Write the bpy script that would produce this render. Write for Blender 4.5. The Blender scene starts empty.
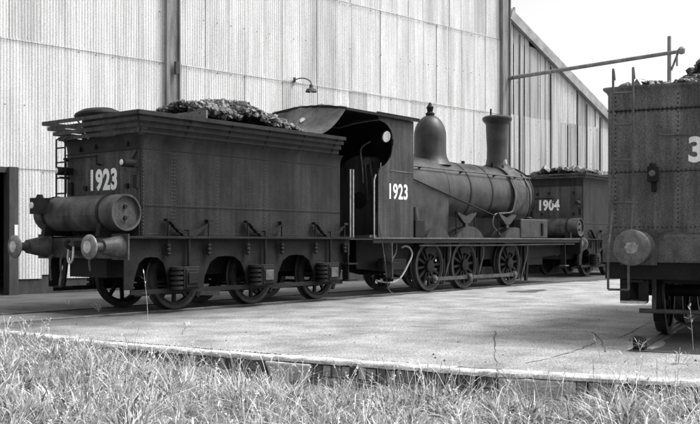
import bpy, math, random
import numpy as np
from mathutils import Vector, Matrix

random.seed(7)
rng = np.random.default_rng(11)
R = math.radians
scene = bpy.context.scene
COL = scene.collection

# ------------------------------------------------------------------ camera
TH = R(38.66)
VX, VY = math.cos(TH), math.sin(TH)          # view direction
RX, RY = math.sin(TH), -math.cos(TH)         # camera right
CAM = (-10.295, -13.804, 1.246)
FPX, HPX = 950.0, 241.0
cam_d = bpy.data.cameras.new('camera')
cam_d.sensor_width = 36.0
cam_d.lens = 36.0 * FPX / 700.0
cam_d.shift_y = (HPX - 212.0) / 700.0
cam_d.clip_start = 0.1
cam_d.clip_end = 6000.0
cam = bpy.data.objects.new('camera', cam_d)
COL.objects.link(cam)
cam.location = CAM
cam.rotation_euler = (R(90), 0, TH - R(90))
scene.camera = cam

# ------------------------------------------------------------------ light
SUN_EL = R(58)
_h = Vector((0.66, -0.75, 0)).normalized()     # horizontal direction to the sun
sun_dir = Vector((_h.x * math.cos(SUN_EL), _h.y * math.cos(SUN_EL), math.sin(SUN_EL)))
world = bpy.data.worlds.new('World')
scene.world = world
world.use_nodes = True
wn, wl = world.node_tree.nodes, world.node_tree.links
wn.clear()
sky = wn.new('ShaderNodeTexSky')
sky.sky_type = 'NISHITA'
sky.sun_disc = False
sky.sun_elevation = SUN_EL
sky.sun_rotation = math.atan2(sun_dir.x, sun_dir.y)
sky.air_density = 1.0
sky.dust_density = 4.0
sky.ozone_density = 1.0
bw = wn.new('ShaderNodeRGBToBW')              # black-and-white film
bg = wn.new('ShaderNodeBackground')
bg.inputs['Strength'].default_value = 0.15
wo = wn.new('ShaderNodeOutputWorld')
wl.new(sky.outputs[0], bw.inputs[0])
wl.new(bw.outputs[0], bg.inputs[0])
wl.new(bg.outputs[0], wo.inputs[0])
sun_d = bpy.data.lights.new('sun', 'SUN')
sun_d.energy = 1.5
sun_d.angle = R(20)
sun_d.color = (1, 1, 1)
sun = bpy.data.objects.new('sun', sun_d)
COL.objects.link(sun)
sun.rotation_euler = sun_dir.to_track_quat('Z', 'Y').to_euler()
sun.location = (0, -20, 30)

vs = scene.view_settings
vs.view_transform = 'Standard'
vs.look = 'None'
vs.exposure = 1.1
vs.gamma = 1.0
vs.use_curve_mapping = False


# ------------------------------------------------------------------ placing helpers
def cam_to_world(X, Z):
    return (CAM[0] + X * RX + Z * VX, CAM[1] + X * RY + Z * VY)


def ground_at(px, py, z=0.0):
    Z = (CAM[2] - z) * FPX / (py - HPX)
    return cam_to_world((px - 350.0) / FPX * Z, Z)


# ------------------------------------------------------------------ materials
MATS = {}


def mat(name, lo, hi, rough=0.6, scale=3.0, fine=40.0, fine_amt=0.25, bump=0.15, bump_scale=None,
        stretch=(1, 1, 1), metallic=0.0, spec=0.5, ramp=(0.35, 0.65), tone=None, detail=6.0, rough_var=0.0, streak=0.0, buckle=0.0):
    if name in MATS:
        return MATS[name]
    m = bpy.data.materials.new(name)
    m.use_nodes = True
    nt = m.node_tree
    n, l = nt.nodes, nt.links
    bs = n['Principled BSDF']
    bs.inputs['Roughness'].default_value = rough
    bs.inputs['Metallic'].default_value = metallic
    bs.inputs['Specular IOR Level'].default_value = spec
    geo = n.new('ShaderNodeNewGeometry')
    mp = n.new('ShaderNodeMapping')
    mp.inputs['Scale'].default_value = stretch
    l.new(geo.outputs['Position'], mp.inputs['Vector'])
    nz = n.new('ShaderNodeTexNoise')
    nz.inputs['Scale'].default_value = scale
    nz.inputs['Detail'].default_value = detail
    nz.inputs['Roughness'].default_value = 0.6
    l.new(mp.outputs[0], nz.inputs['Vector'])
    rp = n.new('ShaderNodeValToRGB')
    rp.color_ramp.elements[0].position = ramp[0]
    rp.color_ramp.elements[1].position = ramp[1]
    rp.color_ramp.elements[0].color = (lo, lo, lo, 1)
    rp.color_ramp.elements[1].color = (hi, hi, hi, 1)
    l.new(nz.outputs['Fac'], rp.inputs['Fac'])
    fz = n.new('ShaderNodeTexNoise')
    fz.inputs['Scale'].default_value = fine
    fz.inputs['Detail'].default_value = 3.0
    l.new(geo.outputs['Position'], fz.inputs['Vector'])
    mr = n.new('ShaderNodeMapRange')
    mr.inputs['From Min'].default_value = 0.3
    mr.inputs['From Max'].default_value = 0.7
    mr.inputs['To Min'].default_value = 1.0 - fine_amt
    mr.inputs['To Max'].default_value = 1.0 + fine_amt
    l.new(fz.outputs['Fac'], mr.inputs['Value'])
    mul = n.new('ShaderNodeVectorMath')
    mul.operation = 'SCALE'
    l.new(rp.outputs['Color'], mul.inputs[0])
    l.new(mr.outputs[0], mul.inputs['Scale'])
    out = mul.outputs[0]
    if streak:
        sm_ = n.new('ShaderNodeMapping')
        sm_.inputs['Scale'].default_value = (5.5, 5.5, 0.3)
        l.new(geo.outputs['Position'], sm_.inputs['Vector'])
        sz = n.new('ShaderNodeTexNoise')
        sz.inputs['Scale'].default_value = 1.6
        sz.inputs['Detail'].default_value = 8.0
        sz.inputs['Roughness'].default_value = 0.65
        l.new(sm_.outputs[0], sz.inputs['Vector'])
        sr = n.new('ShaderNodeMapRange')
        sr.inputs['From Min'].default_value = 0.35
        sr.inputs['From Max'].default_value = 0.7
        sr.inputs['To Min'].default_value = 1.0 - 0.5 * streak
        sr.inputs['To Max'].default_value = 1.0 + streak
        l.new(sz.outputs['Fac'], sr.inputs['Value'])
        m3 = n.new('ShaderNodeVectorMath')
        m3.operation = 'SCALE'
        l.new(out, m3.inputs[0])
        l.new(sr.outputs[0], m3.inputs['Scale'])
        out = m3.outputs[0]
    if tone:
        at = n.new('ShaderNodeAttribute')
        at.attribute_name = tone
        m2 = n.new('ShaderNodeVectorMath')
        m2.operation = 'SCALE'
        l.new(out, m2.inputs[0])
        l.new(at.outputs['Fac'], m2.inputs['Scale'])
        out = m2.outputs[0]
    l.new(out, bs.inputs['Base Color'])
    if rough_var:
        rr = n.new('ShaderNodeMapRange')
        rr.inputs['To Min'].default_value = max(0.05, rough - rough_var)
        rr.inputs['To Max'].default_value = min(1.0, rough + rough_var)
        l.new(nz.outputs['Fac'], rr.inputs['Value'])
        l.new(rr.outputs[0], bs.inputs['Roughness'])
    if bump:
        bp = n.new('ShaderNodeBump')
        bp.inputs['Strength'].default_value = bump
        bp.inputs['Distance'].default_value = 0.02
        bz = n.new('ShaderNodeTexNoise')
        bz.inputs['Scale'].default_value = bump_scale or fine
        bz.inputs['Detail'].default_value = 4.0
        l.new(geo.outputs['Position'], bz.inputs['Vector'])
        l.new(bz.outputs['Fac'], bp.inputs['Height'])
        l.new(bp.outputs[0], bs.inputs['Normal'])
        if buckle:
            b2 = n.new('ShaderNodeBump')
            b2.inputs['Strength'].default_value = buckle
            b2.inputs['Distance'].default_value = 0.05
            z2 = n.new('ShaderNodeTexNoise')
            z2.inputs['Scale'].default_value = 2.2
            z2.inputs['Detail'].default_value = 1.5
            l.new(geo.outputs['Position'], z2.inputs['Vector'])
            l.new(z2.outputs['Fac'], b2.inputs['Height'])
            l.new(b2.outputs[0], bp.inputs['Normal'])
    MATS[name] = m
    return m


M_TANK = mat('sooty_black_paint', 0.006, 0.022, 0.6, 1.6, 60, 0.55, 0.12, stretch=(1, 1, 0.35), rough_var=0.15, streak=0.7, buckle=0.5, spec=0.25)
M_REAR = mat('dusty_lightened_black', 0.026, 0.075, 0.6, 2.2, 60, 0.5, 0.12, stretch=(1, 1, 0.4), rough_var=0.15, streak=0.7, buckle=0.5, spec=0.25)
M_CAB = mat('cab_black_paint', 0.017, 0.042, 0.55, 2.0, 60, 0.45, 0.1, stretch=(1, 1, 0.4), rough_var=0.12, streak=0.7, buckle=0.5, spec=0.3)
M_BOILER = mat('boiler_black_paint', 0.011, 0.04, 0.42, 2.4, 55, 0.45, 0.1, rough_var=0.12, streak=0.35, buckle=0.5, spec=0.35)
M_SMOKE = mat('burnt_smokebox_paint', 0.025, 0.08, 0.6, 4.0, 50, 0.4, 0.15, spec=0.3, streak=0.8, buckle=0.3)
M_FRAME = mat('oily_frame_black', 0.006, 0.018, 0.65, 3.0, 60, 0.5, 0.25, rough_var=0.15, spec=0.2)
M_RIVET = mat('dusty_rivet', 0.014, 0.045, 0.5, 5.0, 60, 0.3, 0.0)
M_WHEEL = mat('oily_wheel_black', 0.006, 0.018, 0.62, 5.0, 60, 0.4, 0.15, spec=0.2)
M_TYRE = mat('worn_tyre_steel', 0.014, 0.04, 0.5, 6.0, 60, 0.3, 0.1, metallic=0.3)
M_DUST = mat('ash_dusted_iron', 0.045, 0.11, 0.7, 5.0, 60, 0.35, 0.2)
M_RESERV = mat('dusty_reservoir_paint', 0.022, 0.07, 0.55, 3.0, 60, 0.45, 0.1, rough_var=0.12, streak=0.7, buckle=0.5, spec=0.3)
M_STEEL = mat('rubbed_steel', 0.3, 0.55, 0.4, 9.0, 80, 0.3, 0.1, metallic=0.2)
M_BUFFER = mat('greasy_buffer_steel', 0.07, 0.2, 0.45, 9.0, 70, 0.3, 0.1)
M_BUFD = mat('dull_buffer_steel', 0.045, 0.12, 0.55, 9.0, 70, 0.4, 0.1)
M_RUB = mat('worn_buffer_centre', 0.12, 0.3, 0.5, 14.0, 80, 0.4, 0.1)
M_WHITE = mat('white_number_paint', 0.15, 0.8, 0.6, 16.0, 90, 0.12, 0.03, ramp=(0.22, 0.31))
M_WHITE2 = mat('chalky_number_paint', 0.25, 0.86, 0.6, 14.0, 90, 0.12, 0.03, ramp=(0.2, 0.3))
M_PIPE = mat('pale_lagged_pipe', 0.16, 0.3, 0.5, 12.0, 90, 0.2, 0.05)
M_HAND = mat('polished_handrail', 0.3, 0.5, 0.35, 12.0, 90, 0.2, 0.03, metallic=0.3)
M_COAL = mat('coal_lump', 0.02, 0.10, 0.42, 7.0, 60, 0.4, 0.2, tone='tone')
M_CANVAS = mat('grey_canvas', 0.055, 0.12, 0.85, 5.0, 90, 0.4, 0.2)
M_PALE = mat('pale_patch', 0.3, 0.5, 0.8, 8.0, 90, 0.2, 0.1)
M_PLATE = mat('dusty_coal_plate', 0.11, 0.2, 0.7, 4.0, 60, 0.3, 0.15)
M_LENS = mat('lamp_lens', 0.55, 0.75, 0.15, 10, 50, 0.1, 0.0)
M_WALL = [mat('whitewashed_iron_%s' % k, lo, hi, 0.75, 1.0, 50, 0.3, 0.05, stretch=(3, 3, 0.2), ramp=(0.3, 0.62), streak=0.22)
          for k, lo, hi in (('clean', 0.55, 0.68), ('plain', 0.49, 0.65), ('worn', 0.42, 0.61), ('grey', 0.36, 0.56))]
M_WALLOLD = [mat('weathered_iron_%s' % k, lo, hi, 0.75, 1.4, 46, 0.2, 0.05, stretch=(4, 4, 0.12), ramp=(0.38, 0.56))
             for k, lo, hi in (('pale', 0.3, 0.52), ('streaked', 0.22, 0.46), ('stained', 0.17, 0.4))]
M_POST = mat('weathered_post_iron', 0.12, 0.24, 0.7, 4.0, 60, 0.3, 0.15, stretch=(2, 2, 0.3))
M_TIMBER = mat('dark_timber', 0.03, 0.07, 0.8, 4.0, 60, 0.3, 0.2, stretch=(1, 1, 0.3))
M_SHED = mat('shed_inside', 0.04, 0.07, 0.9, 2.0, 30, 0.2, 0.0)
M_ROOF = mat('shed_roof_iron', 0.25, 0.4, 0.6, 2.0, 40, 0.2, 0.05)
M_BARGE = mat('barge_flashing', 0.2, 0.34, 0.7, 3.0, 60, 0.25, 0.1)
M_CONC = mat('worn_concrete', 0.15, 0.36, 0.9, 1.3, 55, 0.75, 0.5, bump_scale=45, ramp=(0.3, 0.66), detail=13)
M_CONC2 = mat('pale_concrete', 0.28, 0.46, 0.9, 4.0, 60, 0.4, 0.35, bump_scale=45, detail=8)
M_COPING = mat('pale_coping_concrete', 0.26, 0.6, 0.85, 5.0, 60, 0.4, 0.3, bump_scale=40)
M_ASH = mat('sooty_ash_and_shade', 0.035, 0.09, 0.95, 1.2, 50, 0.45, 0.5, bump_scale=35)  # ash; around the engine its darkness also stands for shade
M_STAIN = mat('soot_stained_concrete', 0.13, 0.26, 0.9, 0.9, 60, 0.45, 0.4, bump_scale=45, detail=9)
M_CRACK = mat('dirt_filled_crack', 0.05, 0.12, 0.95, 6.0, 60, 0.4, 0.2)
M_BRICK = [mat('kerb_brick_%s' % k, lo, hi, 0.9, 9.0, 70, 0.35, 0.4)
           for k, lo, hi in (('dark', 0.07, 0.17), ('mid', 0.13, 0.28), ('pale', 0.2, 0.4))]
M_MORTAR = mat('dirty_mortar', 0.05, 0.11, 0.95, 8.0, 60, 0.3, 0.4)
M_EARTH = mat('dry_earth', 0.05, 0.13, 0.95, 2.0, 40, 0.4, 0.5, bump_scale=20)
M_GRASS = mat('dry_grass', 0.42, 0.58, 0.7, 1.5, 30, 0.2, 0.0, tone='tone')
M_WEED = mat('weed_stalk', 0.35, 0.55, 0.7, 6, 40, 0.2, 0.0)
M_RAIL = mat('rail_steel', 0.05, 0.12, 0.5, 6, 60, 0.3, 0.1, metallic=0.3)


# concrete darkened toward the road on which the engine stands, most behind the tender
_n, _l = M_CONC.node_tree.nodes, M_CONC.node_tree.links
_bs = _n['Principled BSDF']
_src = _bs.inputs['Base Color'].links[0].from_socket
_geo = _n.new('ShaderNodeNewGeometry')
_nz = _n.new('ShaderNodeTexNoise')
_nz.inputs['Scale'].default_value = 0.8
_nz.inputs['Detail'].default_value = 7.0
_l.new(_geo.outputs['Position'], _nz.inputs['Vector'])
_sp = _n.new('ShaderNodeSeparateXYZ')
_l.new(_geo.outputs['Position'], _sp.inputs[0])


def _map(sock, a, b):
    m = _n.new('ShaderNodeMapRange')
    m.interpolation_type = 'SMOOTHSTEP'
    m.inputs['From Min'].default_value = a
    m.inputs['From Max'].default_value = b
    _l.new(sock, m.inputs['Value'])
    return m.outputs[0]


def _math(op, a, b):
    m = _n.new('ShaderNodeMath')
    m.operation = op
    for i, q in enumerate((a, b)):
        if isinstance(q, (int, float)):
            m.inputs[i].default_value = q
        else:
            _l.new(q, m.inputs[i])
    return m.outputs[0]


_wob = _math('MULTIPLY', _math('SUBTRACT', _nz.outputs['Fac'], 0.5), 3.2)
_ty = _map(_math('ADD', _sp.outputs['Y'], _wob), -3.6, -1.0)
_tx = _map(_math('ADD', _sp.outputs['X'], _wob), 14.0, -3.0)
_k = _math('MULTIPLY', _math('MULTIPLY', _ty, _tx), 0.72)
_inv = _math('SUBTRACT', 1.0, _k)
_sc = _n.new('ShaderNodeVectorMath')
_sc.operation = 'SCALE'
_l.new(_src, _sc.inputs[0])
_l.new(_inv, _sc.inputs['Scale'])
_l.new(_sc.outputs[0], _bs.inputs['Base Color'])


# ------------------------------------------------------------------ mesh builder
class MB:
    def __init__(self):
        self.v, self.f = [], []

    def add(self, vs_, fs_):
        o = len(self.v)
        self.v.extend([tuple(p) for p in vs_])
        self.f.extend([tuple(i + o for i in q) for q in fs_])
        return self

    def box(self, x0, x1, y0, y1, z0, z1):
        return self.add([(x0, y0, z0), (x1, y0, z0), (x1, y1, z0), (x0, y1, z0),
                         (x0, y0, z1), (x1, y0, z1), (x1, y1, z1), (x0, y1, z1)],
                        [(0, 3, 2, 1), (4, 5, 6, 7), (0, 1, 5, 4), (1, 2, 6, 5), (2, 3, 7, 6), (3, 0, 4, 7)])

    def bar(self, p, q, w, h, up=(0, 0, 1)):
        p, q = Vector(p), Vector(q)
        d = (q - p).normalized()
        s = d.cross(Vector(up))
        if s.length < 1e-4:
            s = d.cross(Vector((0, 1, 0)))
        s.normalize()
        u = s.cross(d)
        c = []
        for e in (p, q):
            for a, b in ((-1, -1), (1, -1), (1, 1), (-1, 1)):
                c.append(e + s * a * w / 2 + u * b * h / 2)
        return self.add(c, [(3, 2, 1, 0), (4, 5, 6, 7), (0, 1, 5, 4), (1, 2, 6, 5), (2, 3, 7, 6), (3, 0, 4, 7)])

    def lathe(self, prof, p=(0, 0, 0), axis=(0, 0, 1), n=24, cap0=True, cap1=True):
        a = Vector(axis).normalized()
        s = a.orthogonal().normalized()
        t = a.cross(s)
        p = Vector(p)
        vv, ff = [], []
        for r_, h in prof:
            for i in range(n):
                g = 2 * math.pi * i / n
                vv.append(p + a * h + (s * math.cos(g) + t * math.sin(g)) * r_)
        for k in range(len(prof) - 1):
            for i in range(n):
                j = (i + 1) % n
                ff.append((k * n + i, k * n + j, (k + 1) * n + j, (k + 1) * n + i))
        if cap0:
            ff.append(tuple(range(n - 1, -1, -1)))
        if cap1:
            o = (len(prof) - 1) * n
            ff.append(tuple(o + i for i in range(n)))
        return self.add(vv, ff)

    def cyl(self, p, q, r0, r1=None, n=16):
        p, q = Vector(p), Vector(q)
        return self.lathe([(r0, 0), (r0 if r1 is None else r1, (q - p).length)], p, q - p, n)

    def tube(self, path, r_, n=8):
        P = [Vector(a) for a in path]
        vv, ff = [], []
        prev = None
        for k, c in enumerate(P):
            d = (P[min(k + 1, len(P) - 1)] - P[max(k - 1, 0)]).normalized()
            s = d.orthogonal().normalized() if prev is None else (prev - d * prev.dot(d)).normalized()
            prev = s
            t = d.cross(s)
            rk = r_[k] if isinstance(r_, (list, tuple)) else r_
            for i in range(n):
                g = 2 * math.pi * i / n
                vv.append(c + (s * math.cos(g) + t * math.sin(g)) * rk)
        for k in range(len(P) - 1):
            for i in range(n):
                j = (i + 1) % n
                ff.append((k * n + i, k * n + j, (k + 1) * n + j, (k + 1) * n + i))
        ff.append(tuple(range(n - 1, -1, -1)))
        o = (len(P) - 1) * n
        ff.append(tuple(o + i for i in range(n)))
        return self.add(vv, ff)

    def prism(self, poly, lo, hi, axis='y'):
        """2-D outline pushed from lo to hi along an axis ('y': outline is x,z; 'x': outline is y,z; 'z': x,y)"""
        def P(a, b, c):
            return {'y': (a, c, b), 'x': (c, a, b), 'z': (a, b, c)}[axis]
        n = len(poly)
        vv = [P(a, b, lo) for a, b in poly] + [P(a, b, hi) for a, b in poly]
        ff = [tuple(range(n)), tuple(range(2 * n - 1, n - 1, -1))]
        for i in range(n):
            j = (i + 1) % n
            ff.append((i, i + n, j + n, j))
        return self.add(vv, ff)

    def dome_rivet(self, p, nrm, r_=0.014, h=0.014):
        nrm = Vector(nrm)
        s = nrm.orthogonal().normalized()
        t = nrm.cross(s)
        p = Vector(p)
        vv = [p + (s * math.cos(g) + t * math.sin(g)) * r_ for g in (0, 1.257, 2.513, 3.77, 5.027)]
        vv.append(p + nrm * h)
        return self.add(vv, [(0, 1, 5), (1, 2, 5), (2, 3, 5), (3, 4, 5), (4, 0, 5)])

    def rivets(self, p, q, step, nrm, r_=0.014):
        p, q = Vector(p), Vector(q)
        k = max(1, int((q - p).length / step))
        for i in range(k + 1):
            self.dome_rivet(p.lerp(q, i / k), nrm, r_)
        return self

    def mesh(self, name, m, smooth=True, angle=35):
        me = bpy.data.meshes.new(name)
        me.from_pydata(self.v, [], self.f)
        me.validate()
        me.update()
        import bmesh
        b = bmesh.new()
        b.from_mesh(me)
        bmesh.ops.recalc_face_normals(b, faces=b.faces)
        b.to_mesh(me)
        b.free()
        if smooth:
            me.shade_smooth()
            me.set_sharp_from_angle(angle=R(angle))
        me.materials.append(m)
        return me

    def build(self, name, m, parent=None, smooth=True, angle=35, bevel=0.0, loc=None, stuff=False):
        me = self.mesh(name, m, smooth, angle)
        o = bpy.data.objects.new(name, me)
        COL.objects.link(o)
        if parent is not None:
            o.parent = parent
        if loc is not None:
            o.location = loc
        if bevel:
            b = o.modifiers.new('bevel', 'BEVEL')
            b.width = bevel
            b.segments = 2
            b.limit_method = 'ANGLE'
            b.angle_limit = R(40)
        if stuff:
            o['kind'] = 'stuff'
        return o


def thing(name, label, cat, loc=(0, 0, 0), rz=0.0, group=None):
    o = bpy.data.objects.new(name, None)
    o.empty_display_size = 0.3
    COL.objects.link(o)
    o.location = loc
    o.rotation_euler = (0, 0, rz)
    return tag(o, label, cat, group)


def tag(o, label, cat, group=None):
    o['label'] = label
    o['category'] = cat
    if group:
        o['group'] = group
    return o


def struct(o):
    o['kind'] = 'structure'
    return o


def copy_tree(o, parent=None):
    c = o.copy()
    COL.objects.link(c)
    c.parent = parent
    for ch in list(o.children):
        copy_tree(ch, c)
    return c


def text_part(name, s, m, parent, origin, xdir, ydir, height, xscale=0.6, bold=0.0, space=1.0, extrude=0.003):
    cu = bpy.data.curves.new(name, 'FONT')
    cu.body = s
    cu.size = 1.0
    cu.offset = bold
    cu.space_character = space
    cu.extrude = 0.0
    cu.resolution_u = 6
    tmp = bpy.data.objects.new('tmp_text', cu)
    COL.objects.link(tmp)
    bpy.context.view_layer.update()
    dg = bpy.context.evaluated_depsgraph_get()
    me = bpy.data.meshes.new_from_object(tmp.evaluated_get(dg))
    bpy.data.objects.remove(tmp)
    xs = [v.co.x for v in me.vertices]
    ys = [v.co.y for v in me.vertices]
    x0, x1, y0, y1 = min(xs), max(xs), min(ys), max(ys)
    k = height / (y1 - y0)
    xd, yd = Vector(xdir), Vector(ydir)
    zd = xd.cross(yd)
    og = Vector(origin)
    for v in me.vertices:
        v.co = og + xd * (v.co.x - (x0 + x1) / 2) * k * xscale + yd * (v.co.y - y0) * k + zd * extrude
    me.materials.clear()
    me.materials.append(m)
    me.name = name
    o = bpy.data.objects.new(name, me)
    COL.objects.link(o)
    o.parent = parent
    return o


def arc(cx, cz, r_, a0, a1, n):
    return [(cx + r_ * math.cos(a0 + (a1 - a0) * i / n), cz + r_ * math.sin(a0 + (a1 - a0) * i / n)) for i in range(n + 1)]


def smooth_path(pts, k=6):
    P = [Vector(p) for p in pts]
    out = []
    for i in range(len(P) - 1):
        p0, p1, p2, p3 = P[max(i - 1, 0)], P[i], P[i + 1], P[min(i + 2, len(P) - 1)]
        for j in range(k):
            t = j / k
            out.append(0.5 * ((2 * p1) + (p2 - p0) * t + (2 * p0 - 5 * p1 + 4 * p2 - p3) * t * t + (3 * p1 - p0 - 3 * p2 + p3) * t ** 3))
    out.append(P[-1])
    return out


# ================================================================== SETTING
def plain(name, pts, z, m):
    me = bpy.data.meshes.new(name)
    me.from_pydata([(x, y, z) for x, y in pts], [], [tuple(range(len(pts)))])
    me.materials.append(m)
    me.update()
    if me.polygons[0].normal.z < 0:
        me.flip_normals()
    o = bpy.data.objects.new(name, me)
    COL.objects.link(o)
    return o


# the earth all round, reaching the horizon, below the raised apron
struct(plain('ground', [(-3000, -3000), (3000, -3000), (3000, 3000), (-3000, 3000)], -0.42, M_EARTH))

# near edge of the concrete apron, left to right
KERB_PX = [(-420, 299), (-220, 313), (-90, 324.5), (16, 334), (102, 342.6), (230, 353.4), (320, 360), (400, 365.5), (500, 372), (621, 378.5), (700, 382.5), (800, 387), (960, 394)]
KERB = [ground_at(px, py) for px, py in KERB_PX]
KV = [Vector(p) for p in KERB]


def kerb_len():
    return sum((KV[i + 1] - KV[i]).length for i in range(len(KV) - 1))


def kerb_at(s):
    """point, direction and inward normal at distance s along the kerb"""
    for i in range(len(KV) - 1):
        L = (KV[i + 1] - KV[i]).length
        if s <= L or i == len(KV) - 2:
            d = (KV[i + 1] - KV[i]).normalized()
            return KV[i] + d * s, d, Vector((-d.y, d.x))
        s -= L


def kerb_s_of_px(px):
    best, bs = 1e9, 0
    s = 0.0
    while s < kerb_len():
        p, _, _ = kerb_at(s)
        dx, dy = p.x - CAM[0], p.y - CAM[1]
        q = 350 + FPX * (dx * RX + dy * RY) / (dx * VX + dy * VY)
        if abs(q - px) < best:
            best, bs = abs(q - px), s
        s += 0.02
    return bs


# concrete apron: big cast surface, its near edge set back behind the coping
COPE_W = 0.2
inner = []
s = 0.0
while s < kerb_len():
    p, d, nrm = kerb_at(s)
    inner.append(tuple(p + nrm * (COPE_W + 0.03)))
    s += 0.6
ap = MB()
poly = inner + [(60, -12), (60, 40), (-45, 40), (-45, -2)]
ap.prism(poly, -0.4, -0.004, 'z')
apron = struct(ap.build('apron', M_CONC, None, smooth=False))
apron['label'] = 'worn concrete apron the engines stand on'

# sooty strip along each road, and ash with painted shade below the engine
TRACKS = {}


def strip(name, p, ang, l0, l1, w, z, m, jag=0.12, step=0.35):
    d = Vector((math.cos(ang), math.sin(ang)))
    n_ = Vector((-d.y, d.x))
    a, b = [], []
    k = int((l1 - l0) / step)
    for i in range(k + 1):
        t = l0 + (l1 - l0) * i / k
        c = Vector(p) + d * t
        a.append(tuple(c - n_ * (w + random.uniform(-jag, jag))))
        b.append(tuple(c + n_ * (w + random.uniform(-jag, jag))))
    o = plain(name, a + b[::-1], z, m)
    return struct(o)


_e = []
x_ = 34.0
while x_ > -0.4:
    _e.append((x_, -0.95 + random.uniform(-0.1, 0.08) - (0.25 if x_ > 17 else 0)))
    x_ -= 0.3
for k_ in range(17):
    _e.append((-0.55 + random.uniform(-0.12, 0.12), -0.9 + k_ * 0.28))
x_ = -0.8
while x_ > -16:
    _e.append((x_, 3.75 + random.uniform(-0.12, 0.12)))
    x_ -= 0.4
_e += [(-16, 12), (34, 12)]
struct(plain('ash_shade_ground', _e, 0.0, M_ASH))  # ash, with the shade under and behind the engine put into its colour
strip('ash_strip', (0, 0.0), 0.0, -14, -0.7, 0.86, 0.0, M_STAIN, 0.08)
A_W = cam_to_world(-0.3263 * 22.5, 22.5)           # a point at the foot of the shed wall
ANG_W = TH - R(45.9)
ANG3 = R(13.26)
O3 = (1.404, -10.111)
AX3 = Vector((math.cos(ANG3), math.sin(ANG3)))
LY3 = Vector((-AX3.y, AX3.x))


def w3(x, y):
    return (O3[0] + AX3.x * x + LY3.x * y, O3[1] + AX3.y * x + LY3.y * y)


strip('ash_strip', O3, ANG3, -1.15, 16, 0.62, 0.002, M_ASH, 0.06)


def rail(p, ang, l0, l1, label):
    b = MB()
    prof = [(-0.034, -0.05), (0.034, -0.05), (0.036, -0.012), (0.03, 0.0), (-0.03, 0.0), (-0.036, -0.012)]
    d = Vector((math.cos(ang), math.sin(ang), 0))
    n_ = Vector((-d.y, d.x, 0))
    vv = []
    for t in (l0, l1):
        for a, c in prof:
            vv.append(Vector((p[0], p[1], 0)) + d * t + n_ * a + Vector((0, 0, c + 0.028)))
    k = len(prof)
    b.add(vv, [tuple(range(k)), tuple(range(2 * k - 1, k - 1, -1))] + [(i, (i + 1) % k, (i + 1) % k + k, i + k) for i in range(k)])
    o = b.build('rail', M_RAIL, None, smooth=False)
    return tag(o, label, 'rail')


rail((0, -0.75), 0, -14, 19.0, 'near rail sunk in concrete under the black engine and tender')
rail((0, 0.75), 0, -14, 19.0, 'far rail sunk in concrete under the black engine and tender')
rail(w3(0, 0.75), ANG3, -0.95, 16, 'short rail ending on the apron under the right-hand tender')
rail(w3(0, -0.75), ANG3, -0.95, 16, 'rail under the right-hand tender on its far right side')

# cracks and joints, thin dirt-filled lines on the slab
CR = [[(496, 331), (495, 345), (496.5, 360), (497, 371)],
      [(452, 330.5), (490, 332), (530, 332.5), (560, 331), (592, 331.5)],
      [(524, 363), (548, 358), (572, 352), (588, 345.5), (597, 342)],
      [(588, 346), (606, 347.5), (625, 350), (660, 349)],
      [(300, 323), (340, 327), (395, 325), (440, 328)], [(440, 333), (400, 331), (352, 334)], [(536, 322), (566, 318), (604, 320)],
      [(592, 332), (601, 341), (606, 352)],
      [(619, 338), (635, 330), (648, 323)]]
for pts in CR:
    P = [Vector(ground_at(*q)) for q in pts]
    sub = []
    for i in range(len(P) - 1):
        for j in range(5):
            sub.append(P[i].lerp(P[i + 1], j / 5))
    sub.append(P[-1])
    a, b = [], []
    for i, c in enumerate(sub):
        d = (sub[min(i + 1, len(sub) - 1)] - sub[max(i - 1, 0)]).normalized()
        n_ = Vector((-d.y, d.x))
        c = c + n_ * random.uniform(-0.02, 0.02)
        w = random.uniform(0.002, 0.012)
        a.append(tuple(c + n_ * w))
        b.append(tuple(c - n_ * w))
    o = plain('crack', a + b[::-1], 0.0, M_CRACK)
    o.parent = apron

# soot and oil marks
def blob(name, px, py, rx, ry, m, z, seed):
    rr = random.Random(seed)
    c = Vector(ground_at(px, py))
    pts = []
    ph = [rr.uniform(0, 6.28) for _ in range(4)]
    for i in range(36):
        g = 2 * math.pi * i / 36
        k = 1 + 0.18 * math.sin(3 * g + ph[0]) + 0.12 * math.sin(5 * g + ph[1]) + 0.08 * math.sin(9 * g + ph[2])
        pts.append((c.x + rx * k * math.cos(g), c.y + ry * k * math.sin(g)))
    o = plain(name, pts, z, m)
    o.parent = apron
    return o


blob('oil_stain', 528, 291, 0.8, 0.35, M_ASH, 0.0, 8)

# ------------------------------------------------------------------ brick edge of the apron
wall = thing('retaining_wall', 'low brick edge with pale coping along the front of the apron', 'wall', (KV[5].x, KV[5].y, -0.4))
W0 = Vector((KV[5].x, KV[5].y, -0.4))


def frame_mesh(b, p, d, nrm, zo):
    """local brick coordinates (along, inward, up) -> world minus the wall's base"""
    vv = []
    for a, i, u in b.v:
        q = p + d * a + nrm * i
        vv.append((q.x - W0.x, q.y - W0.y, u + zo - W0.z))
    b.v = vv
    return b


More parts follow.
